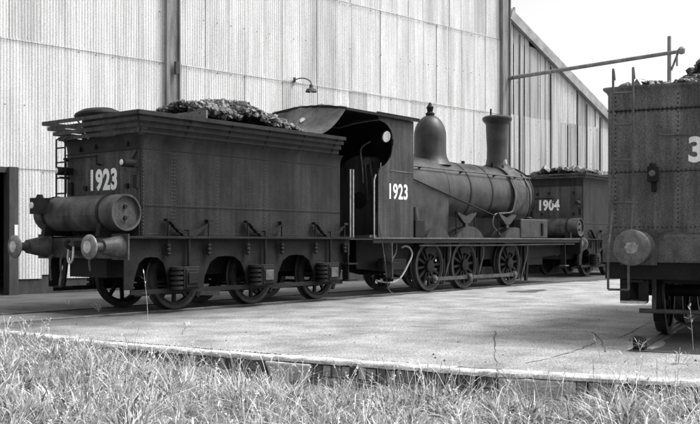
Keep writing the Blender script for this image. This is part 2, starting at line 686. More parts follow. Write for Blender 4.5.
s0, s1 = 0.0, kerb_len() - 0.1
S_CONC0, S_CONC1 = kerb_s_of_px(497), kerb_s_of_px(575)
S_BR0, S_BR1 = kerb_s_of_px(266), kerb_s_of_px(312)
s = s0
k = 0
while s < s1:
    L = random.uniform(0.85, 1.25)
    if s < S_CONC0 < s + L + 0.3:
        L = S_CONC0 - s
    p, d, nrm = kerb_at(s)
    e, _, _ = kerb_at(min(s + L - 0.012, s1))
    dd = (e - p).normalized()
    nn = Vector((-dd.y, dd.x))
    zt = random.uniform(-0.006, 0.012)
    b = MB()
    Lc = (e - p).length
    ns = max(3, int(Lc / 0.07))
    vv_ = []
    for q in range(ns + 1):
        a_ = Lc * q / ns
        ch = random.random() < 0.10
        fr = -0.015 + random.uniform(-0.007, 0.007) + (random.uniform(0.01, 0.035) if ch else 0)
        tz = random.uniform(-0.003, 0.003)
        vv_ += [(a_, fr, -0.045 + random.uniform(-0.006, 0.006)), (a_, fr + 0.004, -0.014 - (0.012 if ch else 0)), (a_, fr + 0.02, tz), (a_, COPE_W, random.uniform(-0.003, 0.003)), (a_, COPE_W, -0.045)]
    ff_ = []
    for q in range(ns):
        for c_ in range(5):
            ff_.append((q * 5 + c_, q * 5 + (c_ + 1) % 5, (q + 1) * 5 + (c_ + 1) % 5, (q + 1) * 5 + c_))
    ff_ += [(0, 1, 2, 3, 4), tuple(ns * 5 + c_ for c_ in (4, 3, 2, 1, 0))]
    b.add(vv_, ff_)
    frame_mesh(b, p, dd, nn, zt)
    b.build('coping_slab', M_COPING, wall, smooth=True, angle=40)
    s += L
    k += 1
# brick courses under the coping: headers on edge above, flat headers below
bk_top = [MB().box(-0.047, 0.047, 0.012, 0.19, -0.165, -0.052).mesh('brick', m, False) for m in M_BRICK]
bk_low = [MB().box(-0.052, 0.052, 0.018, 0.19, -0.25, -0.178).mesh('brick', m, False) for m in M_BRICK]
for course, (protos_b, stp, sa, sb_) in enumerate(((bk_top, 0.106, -40, 730), (bk_low, 0.117, 150, 730))):
    s = kerb_s_of_px(sa)
    send = kerb_s_of_px(sb_)
    while s < send:
        if random.random() > 0.06 and not (S_CONC0 < s < S_CONC1) and not (S_BR0 < s < S_BR1):
            p, d, nrm = kerb_at(s)
            o = bpy.data.objects.new('brick', random.choices(protos_b, (3, 4, 2))[0])
            COL.objects.link(o)
            o.parent = wall
            q = p + nrm * random.uniform(-0.018, 0.022)
            o.location = (q.x - W0.x, q.y - W0.y, random.uniform(-0.008, 0.002) - W0.z)
            o.scale = (random.uniform(0.86, 1.0), 1, 1)
            o.rotation_euler = (0, random.uniform(-0.04, 0.04), math.atan2(d.y, d.x) + random.uniform(-0.06, 0.06))
        s += stp
b = MB()
s = 0.0
while s < s1 - 0.6:
    p, d, nrm = kerb_at(s)
    c = MB().box(0, 0.62, 0.04, 0.23, -0.42, -0.05)
    frame_mesh(c, p, d, nrm, 0)
    b.add(c.v, c.f)
    s += 0.6
b.build('mortar_backing', M_MORTAR, wall, smooth=False)
# cast concrete face in place of the bricks, and a broken lump
p, d, nrm = kerb_at(S_CONC0 + 0.01)
e, _, _ = kerb_at(S_CONC1)
dd = (e - p).normalized()
c = frame_mesh(MB().box(0, (e - p).length, -0.02, 0.19, -0.36, -0.05), p, dd, Vector((-dd.y, dd.x)), 0)
c.build('concrete_face', M_CONC2, wall, smooth=False, bevel=0.02)
p, d, nrm = kerb_at(S_BR0)
e, _, _ = kerb_at(S_BR1)
L = (e - p).length
dd = (e - p).normalized()
c = MB().prism([(0, -0.05), (L, -0.05), (L - 0.03, -0.2), (L * 0.8, -0.26), (L * 0.6, -0.23), (L * 0.35, -0.29), (L * 0.12, -0.2)], -0.05, 0.2, 'y')
frame_mesh(c, p, dd, Vector((-dd.y, dd.x)), 0)
c.build('broken_concrete', M_CONC2, wall, smooth=False, bevel=0.02)

# ------------------------------------------------------------------ grass bank
def fbm(x, y, seed=0):
    r_ = 0
    for o_, (fx, fy, ph) in enumerate(((0.9, 0.7, 1.3), (1.9, 2.3, 0.2), (4.1, 3.7, 2.1), (7.7, 8.3, 4.4))):
        r_ = r_ + np.sin(x * fx + ph + seed + 1.7 * np.sin(y * fy * 0.7)) * np.cos(y * fy + ph * 2 + seed) / (1.4 ** o_)
    return r_ / 2.4


def bank_z(x, y):
    x, y = np.asarray(x, float), np.asarray(y, float)
    X = (x - CAM[0]) * RX + (y - CAM[1]) * RY
    lev = np.interp(X, [-6, -3.4, -2.2, -1.2, 1.6, 2.1, 3.2], [-0.14, -0.17, -0.25, -0.31, -0.31, -0.25, -0.20])
    return lev + 0.03 * fbm(x, y, 3) + 0.03 * fbm(x * 2.6, y * 2.6, 7)


gx = np.linspace(-22, 8, 61)
gy = np.linspace(-20, 4, 49)
bb = MB()
vv = []
for yv in gy:
    for xv in gx:
        vv.append((xv, yv, float(bank_z(xv, yv))))
n_ = len(gx)
fs = [(j * n_ + i, j * n_ + i + 1, (j + 1) * n_ + i + 1, (j + 1) * n_ + i) for j in range(len(gy) - 1) for i in range(n_ - 1)]
# keep the soil in front of the apron edge only
KA = np.array(KERB)


def in_front(x, y, margin=0.0):
    """True where a point lies on the camera's side of the kerb"""
    dx, dy = x - CAM[0], y - CAM[1]
    X = dx * RX + dy * RY
    Z = dx * VX + dy * VY
    kd = KA - np.array(CAM[:2])
    KX = kd @ np.array([RX, RY])
    KZ = kd @ np.array([VX, VY])
    return Z < np.interp(X, KX, KZ) + margin


keep = []
for q in fs:
    cx_ = sum(vv[i][0] for i in q) / 4
    cy_ = sum(vv[i][1] for i in q) / 4
    if in_front(np.array([cx_]), np.array([cy_]), 0.35)[0]:
        keep.append(q)
bb.add(vv, keep)
struct(bb.build('bank', M_EARTH, None))


def tufts(name, n_tuft, per, xr, zr, h, w, tone, spread, lean, clump=0.9, seg=3, tuft_h=(0.45, 1.6), margin=-0.03):
    """grass grown in tufts: blades fan out from each tuft's foot; one mesh, a tone per blade"""
    Z = np.sqrt(rng.uniform(zr[0] ** 2, zr[1] ** 2, n_tuft * 3))
    X = rng.uniform(-xr, xr, n_tuft * 3) * Z
    x = CAM[0] + X * RX + Z * VX
    y = CAM[1] + X * RY + Z * VY
    c = 0.5 * fbm(x * 1.7, y * 1.7, 1.0) + 0.9 * fbm(x * 4.3, y * 4.3, 2.0)
    ok = in_front(x, y, margin) & (rng.uniform(-1, 1, n_tuft * 3) < c * clump * 1.2 + 0.25)
    x, y, c = x[ok][:n_tuft], y[ok][:n_tuft], c[ok][:n_tuft]
    th = rng.uniform(tuft_h[0], tuft_h[1], len(x)) * (0.85 + 0.5 * np.clip(c, -0.9, 0.9))
    Xc = (x - CAM[0]) * RX + (y - CAM[1]) * RY
    near = ~in_front(x, y, -0.45) & (Xc > -2.6) & (Xc < 1.4)
    th = np.where(near, th * 0.55, th)                      # shorter growth along the open bricks
    tt = rng.uniform(0.55, 1.3, len(x)) * (1 + 0.25 * np.clip(c, -1, 1))
    ta, tl = rng.uniform(0, 2 * np.pi, len(x)), rng.uniform(0, 0.5, len(x))
    k = rng.integers(per[0], per[1] + 1, len(x))
    idx = np.repeat(np.arange(len(x)), k)
    n = len(idx)
    az = rng.uniform(0, 2 * np.pi, n)
    rad = np.abs(rng.normal(0, spread, n))
    bx, by = x[idx] + np.cos(az) * rad, y[idx] + np.sin(az) * rad
    keep_ = in_front(bx, by, margin)
    idx, az, bx, by = idx[keep_], az[keep_], bx[keep_], by[keep_]
    n = len(idx)
    bz = bank_z(bx, by) - 0.02
    hgt = rng.uniform(h[0], h[1], n) * th[idx]
    wd = rng.uniform(w[0], w[1], n)
    az2 = az + rng.normal(0, 0.7, n)
    ln = np.abs(rng.normal(lean, lean * 0.6, n)) * hgt
    dx = np.cos(az2) * ln + np.cos(ta[idx]) * tl[idx] * hgt
    dy = np.sin(az2) * ln + np.sin(ta[idx]) * tl[idx] * hgt
    dd_ = np.sqrt(dx * dx + dy * dy) / np.maximum(hgt, 1e-3)
    fa = rng.uniform(0, 2 * np.pi, n)
    sx, sy = np.cos(fa), np.sin(fa)
    V = np.zeros((n, 2 * seg + 1, 3))
    for k_ in range(seg + 1):
        t = k_ / seg
        px = bx + dx * t ** 1.8
        py = by + dy * t ** 1.8
        pz = bz + hgt * (t - 0.35 * np.minimum(dd_, 1.6) * t ** 3)
        ww = wd * (0.35 + 0.65 * math.sin(math.pi * min(0.95, 0.25 + 0.75 * t))) * 0.5
        if k_ < seg:
            V[:, 2 * k_] = np.stack([px - sx * ww, py - sy * ww, pz], 1)
            V[:, 2 * k_ + 1] = np.stack([px + sx * ww, py + sy * ww, pz], 1)
        else:
            V[:, 2 * k_] = np.stack([px, py, pz], 1)
    m_ = 2 * seg + 1
    base = np.arange(n)[:, None] * m_
    quads = np.concatenate([base + np.array([2 * k_, 2 * k_ + 1, 2 * k_ + 3, 2 * k_ + 2]) for k_ in range(seg - 1)], 1).reshape(-1, 4)
    tris = (base + np.array([2 * seg - 2, 2 * seg - 1, 2 * seg])).reshape(-1, 3)
    me = bpy.data.meshes.new(name)
    me.vertices.add(n * m_)
    me.vertices.foreach_set('co', V.reshape(-1).astype(np.float32))
    loops = np.concatenate([quads.reshape(-1), tris.reshape(-1)]).astype(np.int32)
    me.loops.add(len(loops))
    me.loops.foreach_set('vertex_index', loops)
    nq, nt_ = len(quads), len(tris)
    me.polygons.add(nq + nt_)
    st = np.concatenate([np.arange(nq) * 4, nq * 4 + np.arange(nt_) * 3]).astype(np.int32)
    me.polygons.foreach_set('loop_start', st)
    me.update(calc_edges=True)
    me.validate()
    tn = rng.uniform(tone[0], tone[1], n) * tt[idx]
    at = me.attributes.new('tone', 'FLOAT', 'POINT')
    at.data.foreach_set('value', np.repeat(tn, m_).astype(np.float32))
    me.materials.append(M_GRASS)
    o = bpy.data.objects.new(name, me)
    COL.objects.link(o)
    o['kind'] = 'stuff'
    return o


g = tufts('grass', 5200, (10, 22), 0.62, (3.2, 14.0), (0.08, 0.24), (0.003, 0.008), (0.2, 1.25), 0.05, 0.6)
tag(g, 'thick dry grass growing in tufts on the bank below the apron edge', 'grass')
g = tufts('matted_grass', 3000, (8, 16), 0.62, (3.2, 14.0), (0.12, 0.3), (0.003, 0.007), (0.3, 1.5), 0.08, 1.8, 0.6)
tag(g, 'flattened dead grass lying matted between the tufts', 'grass')
g = tufts('tall_grass', 1500, (3, 10), 0.62, (3.6, 13.5), (0.2, 0.40), (0.003, 0.005), (0.9, 1.6), 0.03, 0.55, 1.2, seg=4)
tag(g, 'pale tall grass stems standing above the thick grass', 'grass')
g = tufts('leafy_weeds', 3600, (12, 34), 0.62, (3.4, 13.8), (0.06, 0.22), (0.010, 0.028), (0.1, 1.3), 0.06, 0.55, 1.4)
tag(g, 'clumps of small broad-leaved weeds mixed into the dry grass', 'weeds')


def seed_heads(n):
    V, F, T = [], [], []
    while n > 0:
        Z = math.sqrt(random.uniform(3.8 ** 2, 13.3 ** 2))
        X = random.uniform(-0.6, 0.6) * Z
        x, y = cam_to_world(X, Z)
        if not in_front(np.array([x]), np.array([y]), -0.05)[0]:
            continue
        if random.random() > 0.5 + 0.5 * float(fbm(np.array(x * 1.3), np.array(y * 1.3), 5.0)):
            continue
        n -= 1
        z = float(bank_z(x, y))
        h = random.uniform(0.22, 0.5)
        a = random.uniform(0, 6.28)
        ln = random.uniform(0.1, 0.5) * h
        t0 = random.uniform(0.7, 1.5)
        P = [Vector((x + math.cos(a) * ln * t ** 2, y + math.sin(a) * ln * t ** 2, z + h * t)) for t in (0, .35, .7, 1)]
        sd = Vector((RX, RY, 0)) * 0.0022
        o = len(V)
        for p in P:
            V += [p - sd, p + sd]
            T += [t0, t0]
        F += [(o, o + 1, o + 3, o + 2), (o + 2, o + 3, o + 5, o + 4), (o + 4, o + 5, o + 7, o + 6)]
        d = (P[3] - P[2]).normalized()
        for k in range(random.randint(6, 12)):
            c = P[3] - d * random.uniform(0, 0.11) * (h / 0.4)
            g_ = random.uniform(0, 6.28)
            q = (d * 0.7 + Vector((math.cos(g_), math.sin(g_), random.uniform(-0.2, 0.6))) * 0.8).normalized()
            L = random.uniform(0.012, 0.035)
            w = q.orthogonal().normalized() * random.uniform(0.003, 0.006)
            o = len(V)
            V += [c, c + q * L * 0.5 + w, c + q * L, c + q * L * 0.5 - w]
            T += [t0 * random.uniform(0.7, 1.2)] * 4
            F.append((o, o + 1, o + 2, o + 3))
    me = bpy.data.meshes.new('seeding_grass')
    me.from_pydata([tuple(v) for v in V], [], F)
    at = me.attributes.new('tone', 'FLOAT', 'POINT')
    at.data.foreach_set('value', T)
    me.materials.append(M_GRASS)
    o = bpy.data.objects.new('seeding_grass', me)
    COL.objects.link(o)
    o['kind'] = 'stuff'
    return o


tag(seed_heads(1100), 'thin grass stems carrying feathery seed heads on the bank', 'grass')

# grit and crumbs of coal on the concrete
V, F = [], []
for k in range(330):
    px = random.uniform(-40, 740)
    py = 241 + math.exp(random.uniform(math.log(45), math.log(145)))
    x, y = ground_at(px, py)
    if in_front(np.array([x]), np.array([y]), 0.3)[0]:
        continue
    r_ = random.choice((0.005, 0.006, 0.008, 0.01, 0.016)) * random.uniform(0.7, 1.3)
    o = len(V)
    for q in ((1, 0, 0), (-.4, .9, 0), (-.6, -.8, 0), (0.1, 0.1, 1.1)):
        V.append((x + q[0] * r_ * random.uniform(.7, 1.3), y + q[1] * r_ * random.uniform(.7, 1.3), -0.003 + q[2] * r_ * random.uniform(.7, 1.3)))
    F += [(o, o + 1, o + 3), (o + 1, o + 2, o + 3), (o + 2, o, o + 3)]
me = bpy.data.meshes.new('grit')
me.from_pydata(V, [], F)
me.materials.append(M_CRACK)
o = bpy.data.objects.new('grit', me)
COL.objects.link(o)
o['kind'] = 'stuff'
tag(o, 'crumbs of coal and grit scattered over the concrete apron', 'grit')


# ================================================================== ENGINE SHED
shed = thing('engine_shed', 'large whitewashed corrugated iron engine shed behind the engines', 'shed', (A_W[0], A_W[1], 0), ANG_W)
PITCH = 0.076
NC = 10
SW = PITCH * 9            # cover width of a sheet


def sheet_verts(u0, u1, zb0, zb1, zt0, zt1, proud=0.0):
    """corrugated sheet between u0 and u1, bottom and top heights at both ends (local x along wall, -y outwards)"""
    vv, ff = [], []
    n = int(round((u1 - u0) / PITCH * 4))
    n = max(n, 2)
    for i in range(n + 1):
        t = i / n
        u = u0 + (u1 - u0) * t
        d = -0.010 * math.cos(2 * math.pi * u / PITCH) - proud
        vv.append((u, d, zb0 + (zb1 - zb0) * t))
        vv.append((u, d, zt0 + (zt1 - zt0) * t))
    for i in range(n):
        ff.append((2 * i, 2 * i + 2, 2 * i + 3, 2 * i + 1))
    return vv, ff


ROWS = [(0.44, 2.99), (2.91, 5.96), (5.88, 8.69), (8.61, 11.5)]
DOOR0, DOOR1 = -4.6, -0.62
U_MAIN0, U_MAIN1 = -11.0, 18.1
protos = {}
for ri, (zb, zt) in enumerate(ROWS):
    for vi, m in enumerate(M_WALL):
        b = MB()
        b.add(*sheet_verts(0, PITCH * NC, zb, zb, zt, zt, 0))
        protos[ri, vi] = b.mesh('wall_sheet', m, True, 80)
for ri, (zb, zt) in enumerate(ROWS):
    u = U_MAIN0
    ci = 0
    while u < U_MAIN1 - 0.3:
        skip = ri == 0 and DOOR0 - 0.3 < u < DOOR1 - 0.35
        if not skip:
            vi = random.choices(range(4), (4, 4, 2, 1.2 if u > 6 else 0.5))[0]
            o = bpy.data.objects.new('wall_sheet', protos[ri, vi])
            COL.objects.link(o)
            o.parent = shed
            dz = random.uniform(-0.02, 0.02) + (random.choice((-0.09, 0, 0, 0.03)) if ri == 0 else 0)
            o.location = (u, -0.012 * (3 - ri) - 0.004 * (ci % 2) - random.uniform(0, 0.004), dz)
            o.rotation_euler = (random.uniform(-0.0012, 0.0012), random.uniform(-0.003, 0.003), random.uniform(-0.006, 0.006))
        u += SW
        ci += 1
# lower side bay, its roof falling to the right


def slope_z(u):
    return 9.64 + (u - 18.34) * (6.31 - 9.64) / (25.6 - 18.34)


u = 18.4
ci = 0
U_END = 27.4
while u < U_END - 0.1:
    w = SW * random.choice((0.5, 0.5, 1.0, 0.78))
    w = min(w, U_END - u)
    for ri, (zb, zt) in enumerate(ROWS[:4]):
        t0, t1 = min(zt, slope_z(u) - 0.05), min(zt, slope_z(u + w) - 0.05)
        if t1 < zb + 0.1:
            continue
        b = MB()
        vv, ff = sheet_verts(0, w - random.choice((0.0, 0.01, 0.05)), zb, zb, t0, t1)
        b.add(vv, ff)
        m = random.choices(M_WALLOLD, (3, 2, 1))[0] if random.random() < 0.8 else M_WALL[3]
        o = b.build('wall_sheet', m, shed, True, 80)
        o.location = (u, -0.012 * (3 - ri) - 0.005 * (ci % 2), random.uniform(-0.02, 0.01))
    if random.random() < 0.22:
        c = MB().box(u + w - 0.035, u + w + 0.015, -0.065, -0.05, 0.5, slope_z(u + w) - 0.3)
        c.build('rust_strip', M_TIMBER, shed, False)
    u += w
    ci += 1
# fixings: bolt heads in rows along the girts
b = MB()
for zr in (0.9, 2.86, 4.4, 5.83, 7.2, 8.56):
    u = U_MAIN0
    while u < 27:
        if zr < slope_z(u) - 0.3 or u < 18:
            if random.random() < 0.6 and not (zr < 2.8 and DOOR0 < u < DOOR1):
                b.lathe([(0.014, 0), (0.014, 0.018)], (u, -0.062, zr + random.uniform(-0.02, 0.02)), (0, -1, 0), 6)
        u += 0.46
b.build('bolt_heads', M_TIMBER, shed, False, stuff=True)
# thin dark strips put in as the shadow gap at the laps
for zr in (2.93, 5.90, 8.63):
    c = MB()
    c.box(U_MAIN0, U_MAIN1, -0.058, -0.052, zr - 0.012, zr + 0.004)
    c.build('lap_shadow_strip', M_POST, shed, False)
# plinth
MB().box(DOOR1, 27.3, -0.02, 0.25, -0.02, 0.5).build('plinth', M_TIMBER, shed, False)
MB().box(U_MAIN0, DOOR0, -0.02, 0.25, -0.02, 0.5).build('plinth', M_TIMBER, shed, False)


def column(u0, u1, z1, m=M_POST):
    b = MB()
    w = u1 - u0
    b.box(u0, u0 + w * 0.24, -0.17, -0.05, 0, z1)
    b.box(u0 + w * 0.24, u1, -0.11, -0.05, 0, z1)
    b.box(u1 - w * 0.08, u1, -0.17, -0.11, 0, z1)
    return b.build('wall_post', m, shed, False)


column(3.42, 3.84, 11.3)
column(17.86, 18.36, 11.3)
MB().box(3.64, 3.74, -0.25, -0.17, 5.62, 5.95).build('switch_box', M_TIMBER, shed, False)
MB().box(18.36, 18.62, -0.13, -0.05, 9.75, 9.87).build('post_bracket', M_POST, shed, False)
b = MB()
b.cyl((18.66, -0.09, 9.6), (18.66, -0.09, 9.95), 0.055, n=10)
b.build('insulator', M_PALE, shed)
# door opening posts and head
MB().box(-0.84, -0.62, -0.2, 0.1, 0, 2.95).build('door_post', M_TIMBER, shed, False)
MB().box(DOOR0 - 0.2, DOOR0 + 0.1, -0.15, 0.1, 0, 2.95).build('door_post', M_TIMBER, shed, False)
MB().box(DOOR0 + 0.1, -0.84, -0.09, 0.1, 2.82, 2.95).build('door_head', M_TIMBER, shed, False)
MB().box(-0.72, -0.64, -0.212, -0.202, 1.32, 1.62).build('paint_mark', M_WHITE2, shed, False)
# barge flashing on the falling roof, and the body of the building behind
b = MB()
p0, p1 = (18.38, -0.16, slope_z(18.38)), (27.9, -0.16, slope_z(27.9))
b.bar((18.38, -0.12, slope_z(18.38) + 0.02), (27.9, -0.12, slope_z(27.9) + 0.02), 0.14, 0.36)
b.build('barge_board', M_BARGE, shed, False)
b = MB()
b.add([(18.3, 0.02, slope_z(18.3) + 0.21), (28.0, 0.02, slope_z(28.0) + 0.21), (28.0, 14, slope_z(28.0) + 0.21), (18.3, 14, slope_z(18.3) + 0.21)], [(0, 1, 2, 3)])
b.build('side_roof', M_ROOF, shed, False)
MB().box(U_MAIN0, 18.3, 0.0, 14.2, 11.5, 11.6).build('main_roof', M_ROOF, shed, False)
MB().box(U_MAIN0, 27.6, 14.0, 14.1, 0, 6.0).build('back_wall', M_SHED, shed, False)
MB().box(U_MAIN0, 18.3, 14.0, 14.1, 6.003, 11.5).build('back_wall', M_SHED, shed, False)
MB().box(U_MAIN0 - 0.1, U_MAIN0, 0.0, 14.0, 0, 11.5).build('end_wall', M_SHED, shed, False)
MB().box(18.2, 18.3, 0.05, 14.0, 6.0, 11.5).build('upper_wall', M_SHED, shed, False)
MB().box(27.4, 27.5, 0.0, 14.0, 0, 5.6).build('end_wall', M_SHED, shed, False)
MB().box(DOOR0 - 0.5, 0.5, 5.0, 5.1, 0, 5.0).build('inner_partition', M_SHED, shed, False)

# wall lamp on a bent bracket
_u, _z = 8.1, 5.66
lp = thing('wall_lamp', 'dark enamel lamp on a bent bracket high on the corrugated wall', 'lamp', (shed.matrix_basis @ Vector((_u, -0.07, 0))).to_tuple(), ANG_W)
lp.location.z = _z
lp.scale = (0.82, 0.82, 0.82)
MB().tube(smooth_path([(-0.28, 0, 0.38), (-0.25, -0.25, 0.42), (-0.16, -0.45, 0.4), (-0.02, -0.58, 0.3), (0.0, -0.6, 0.16)], 5), 0.02).build('bracket', M_TIMBER, lp)
MB().lathe([(0.06, 0.18), (0.07, 0.06), (0.17, 0.02), (0.215, -0.08), (0.2, -0.075), (0.15, 0.0)], (0, -0.6, 0), n=24, cap1=True).build('lamp_shade', M_TIMBER, lp)
MB().lathe([(0.02, -0.11), (0.055, -0.08), (0.05, -0.02), (0.03, 0.0)], (0, -0.6, 0), n=12).build('bulb', M_LENS, lp)
MB().box(-0.33, -0.23, -0.03, 0.0, 0.3, 0.48).build('wall_plate', M_TIMBER, lp, False)

# long pole standing out from the shed, carried on a post behind the right-hand tender
MW = Matrix.Translation((A_W[0], A_W[1], 0)) @ Matrix.Rotation(ANG_W, 4, 'Z')
pp = thing('overhead_pole', 'long horizontal pole reaching out from the shed above the right-hand tender', 'pole', (MW @ Vector((18.3, -6.0, 0))).to_tuple(), ANG_W)
MB().tube([(0.02, 5.85, 7.27), (0.0, 0, 7.3), (0, -0.75, 7.3)], [0.075, 0.065, 0.06], 10).build('cross_pole', M_POST, pp)
MB().cyl((0.05, -0.42, 0), (0.05, -0.42, 7.85), 0.1, 0.06, 12).build('upright', M_POST, pp)
MB().lathe([(0.03, 0), (0.11, 0.04), (0.12, 0.16), (0.05, 0.24)], (0, -0.86, 7.2), n=12).build('pole_end', M_POST, pp)
MB().bar((0.1, -0.46, 6.75), (0.02, -0.74, 7.28), 0.05, 0.05).build('brace', M_POST, pp, False)
MB().bar((0.02, -0.7, 6.85), (0.02, -0.7, 7.24), 0.05, 0.05).build('hanger', M_POST, pp, False)


# ================================================================== ROLLING STOCK PARTS
def wheel_obj(r_, spokes, parent, loc, side, tyre_w=0.13, hub=0.13):
    """spoked wheel centred on its axle; side -1 = near (outer face towards -y)"""
    key = ('wheel', r_, spokes, side)
    if key not in protos:
        b = MB()
        s_ = side
        b.lathe([(hub, -0.08), (hub, 0.1), (hub * 0.6, 0.115)], (0, 0, 0), (0, s_, 0), 20)
        ri = r_ - 0.075
        b.lathe([(ri - 0.055, -0.04), (ri, -0.05), (ri, 0.055), (ri - 0.055, 0.045)], (0, 0, 0), (0, s_, 0), 40, False, False)
        b.lathe([(ri - 0.055, 0.045), (ri - 0.055, -0.04)], (0, 0, 0), (0, s_, 0), 40, False, False)
        for i in range(spokes):
            g = 2 * math.pi * i / spokes + 0.2
            c, sn = math.cos(g), math.sin(g)
            b.bar((c * hub * 0.8, 0, sn * hub * 0.8), (c * (ri - 0.03), 0, sn * (ri - 0.03)), 0.062, 0.05, up=(0, 1, 0))
        t = MB()
        t.lathe([(ri + 0.001, -0.085), (r_ + 0.028, -0.085), (r_ + 0.03, -0.055), (r_ + 0.004, -0.042), (r_ - 0.004, 0.05), (r_ - 0.012, 0.062), (ri + 0.001, 0.062)],
                (0, 0, 0), (0, s_, 0), 48, False, False)
        protos[key] = (b.mesh('wheel', M_WHEEL, True, 40), t.mesh('tyre', M_TYRE, True, 40))
    o = bpy.data.objects.new('wheel', protos[key][0])
    COL.objects.link(o)
    o.parent = parent
    o.location = loc
    o.rotation_euler = (0, random.uniform(0, 1.0), 0)
    t = bpy.data.objects.new('tyre', protos[key][1])
    COL.objects.link(t)
    t.parent = o
    return o


def buffer_obj(parent, x, y, z, sgn=-1, L=0.58, head_r=0.2, rub=0.5, mh=None):
    """buffer pointing along sgn*x from the beam face at x"""
    b = MB()
    b.lathe([(0.20, 0.0), (0.20, 0.035), (0.185, 0.05), (0.155, 0.22), (0.125, 0.36), (0.12, 0.39), (0.075, 0.4), (0.07, L - 0.06)], (x, y, z), (sgn, 0, 0), 24)
    b.box(min(x, x + sgn * 0.03), max(x, x + sgn * 0.03), y - 0.215, y + 0.215, z - 0.215, z + 0.215)
    o = b.build('buffer', M_RESERV, parent)
    h = MB()
    h.lathe([(0.07, L - 0.06), (head_r * 0.9, L - 0.05), (head_r, L - 0.035), (head_r, L - 0.01), (head_r * 0.93, L + 0.005), (head_r * 0.55, L + 0.022), (0.01, L + 0.028)], (x, y, z), (sgn, 0, 0), 32)
    h.build('buffer_head', mh or M_BUFFER, o)
    h = MB()
    rr_ = random.Random(int(x * 100 + y * 10))
    n_ = 22
    ring = []
    for i in range(n_):
        g = 2 * math.pi * i / n_
        k_ = head_r * rub * rr_.uniform(0.9, 1.05)
        hh = L + 0.0285 - 0.006 * (k_ / (head_r * 0.55)) ** 2
        ring.append((x + sgn * (hh + 0.002), y + k_ * math.cos(g), z + k_ * math.sin(g)))
    h.add(ring + [(x + sgn * (L + 0.032), y, z)], [(i, (i + 1) % n_, n_) for i in range(n_)])
    h.build('rubbed_centre', M_STEEL if rub > 0.4 else M_RUB, o)
    return o


def rrect(x0, x1, y0, y1, r_, n=4):
    P = []
    for cx, cy, a in ((x1 - r_, y1 - r_, 0), (x0 + r_, y1 - r_, 90), (x0 + r_, y0 + r_, 180), (x1 - r_, y0 + r_, 270)):
        for i in range(n + 1):
            g = R(a + 90 * i / n)
            P.append((cx + r_ * math.cos(g), cy + r_ * math.sin(g)))
    return P


def loft(rings, cap_top=True, cap_bot=True):
    b = MB()
    n = len(rings[0])
    vv = [p for rg in rings for p in rg]
    ff = []
    for k in range(len(rings) - 1):
        for i in range(n):
            j = (i + 1) % n
            ff.append((k * n + i, k * n + j, (k + 1) * n + j, (k + 1) * n + i))
    if cap_bot:
        ff.append(tuple(range(n - 1, -1, -1)))
    if cap_top:
        o = (len(rings) - 1) * n
        ff.append(tuple(o + i for i in range(n)))
    b.add(vv, ff)
    return b


def coal_heap(name, label, n, fz, xr, yr, size, parent_loc=(0, 0, 0), rz=0.0):
    """lumps of coal piled on a height field fz(x, y)"""
    V, F, T = [], [], []
    base = [Vector((math.cos(2.4 * i) * math.sqrt(1 - (1 - 2 * (i + .5) / 16) ** 2), math.sin(2.4 * i) * math.sqrt(1 - (1 - 2 * (i + .5) / 16) ** 2), 1 - 2 * (i + .5) / 16)) for i in range(16)]
    import bmesh
    shapes = []
    for k in range(9):
        bm = bmesh.new()
        for p in base:
            q = p.copy()
            q += Vector((random.uniform(-.28, .28), random.uniform(-.28, .28), random.uniform(-.28, .28)))
            bm.verts.new(q)
        bmesh.ops.convex_hull(bm, input=bm.verts)
        loose = [v for v in bm.verts if not v.link_faces]
        bmesh.ops.delete(bm, geom=loose, context='VERTS')
        bm.verts.index_update()
        shapes.append(([v.co.copy() for v in bm.verts], [tuple(v.index for v in f.verts) for f in bm.faces]))
        bm.free()
    for i in range(n):
        x, y = random.uniform(*xr), random.uniform(*yr)
        z = fz(x, y)
        if z is None:
            continue
        vs_, fs_ = random.choice(shapes)
        sc = random.uniform(*size) * (1.7 if random.random() < 0.08 else 1)
        rot = Matrix.Rotation(random.uniform(0, 6.28), 3, 'Z') @ Matrix.Rotation(random.uniform(0, 3.14), 3, 'X')
        o = len(V)
        tn = random.choice((0.3, 0.5, 0.8, 1.2, 2.2))
        for v in vs_:
            q = rot @ (v * sc)
            V.append((x + q.x, y + q.y, z + q.z * 0.8 + random.uniform(-0.03, 0.01)))
            T.append(tn)
        F.extend([tuple(a + o for a in f) for f in fs_])
    me = bpy.data.meshes.new(name)
    me.from_pydata(V, [], F)
    me.materials.append(M_COAL)
    at = me.attributes.new('tone', 'FLOAT', 'POINT')
    at.data.foreach_set('value', T)
    me.update()
    o = bpy.data.objects.new(name, me)
    COL.objects.link(o)
    o['kind'] = 'stuff'
    o.location = parent_loc
    o.rotation_euler = (0, 0, rz)
    tag(o, label, 'coal')
    return o


# ------------------------------------------------------------------ six-wheel tender (used for both numbered tenders)
AXLES = (0.99, 2.92, 4.87)


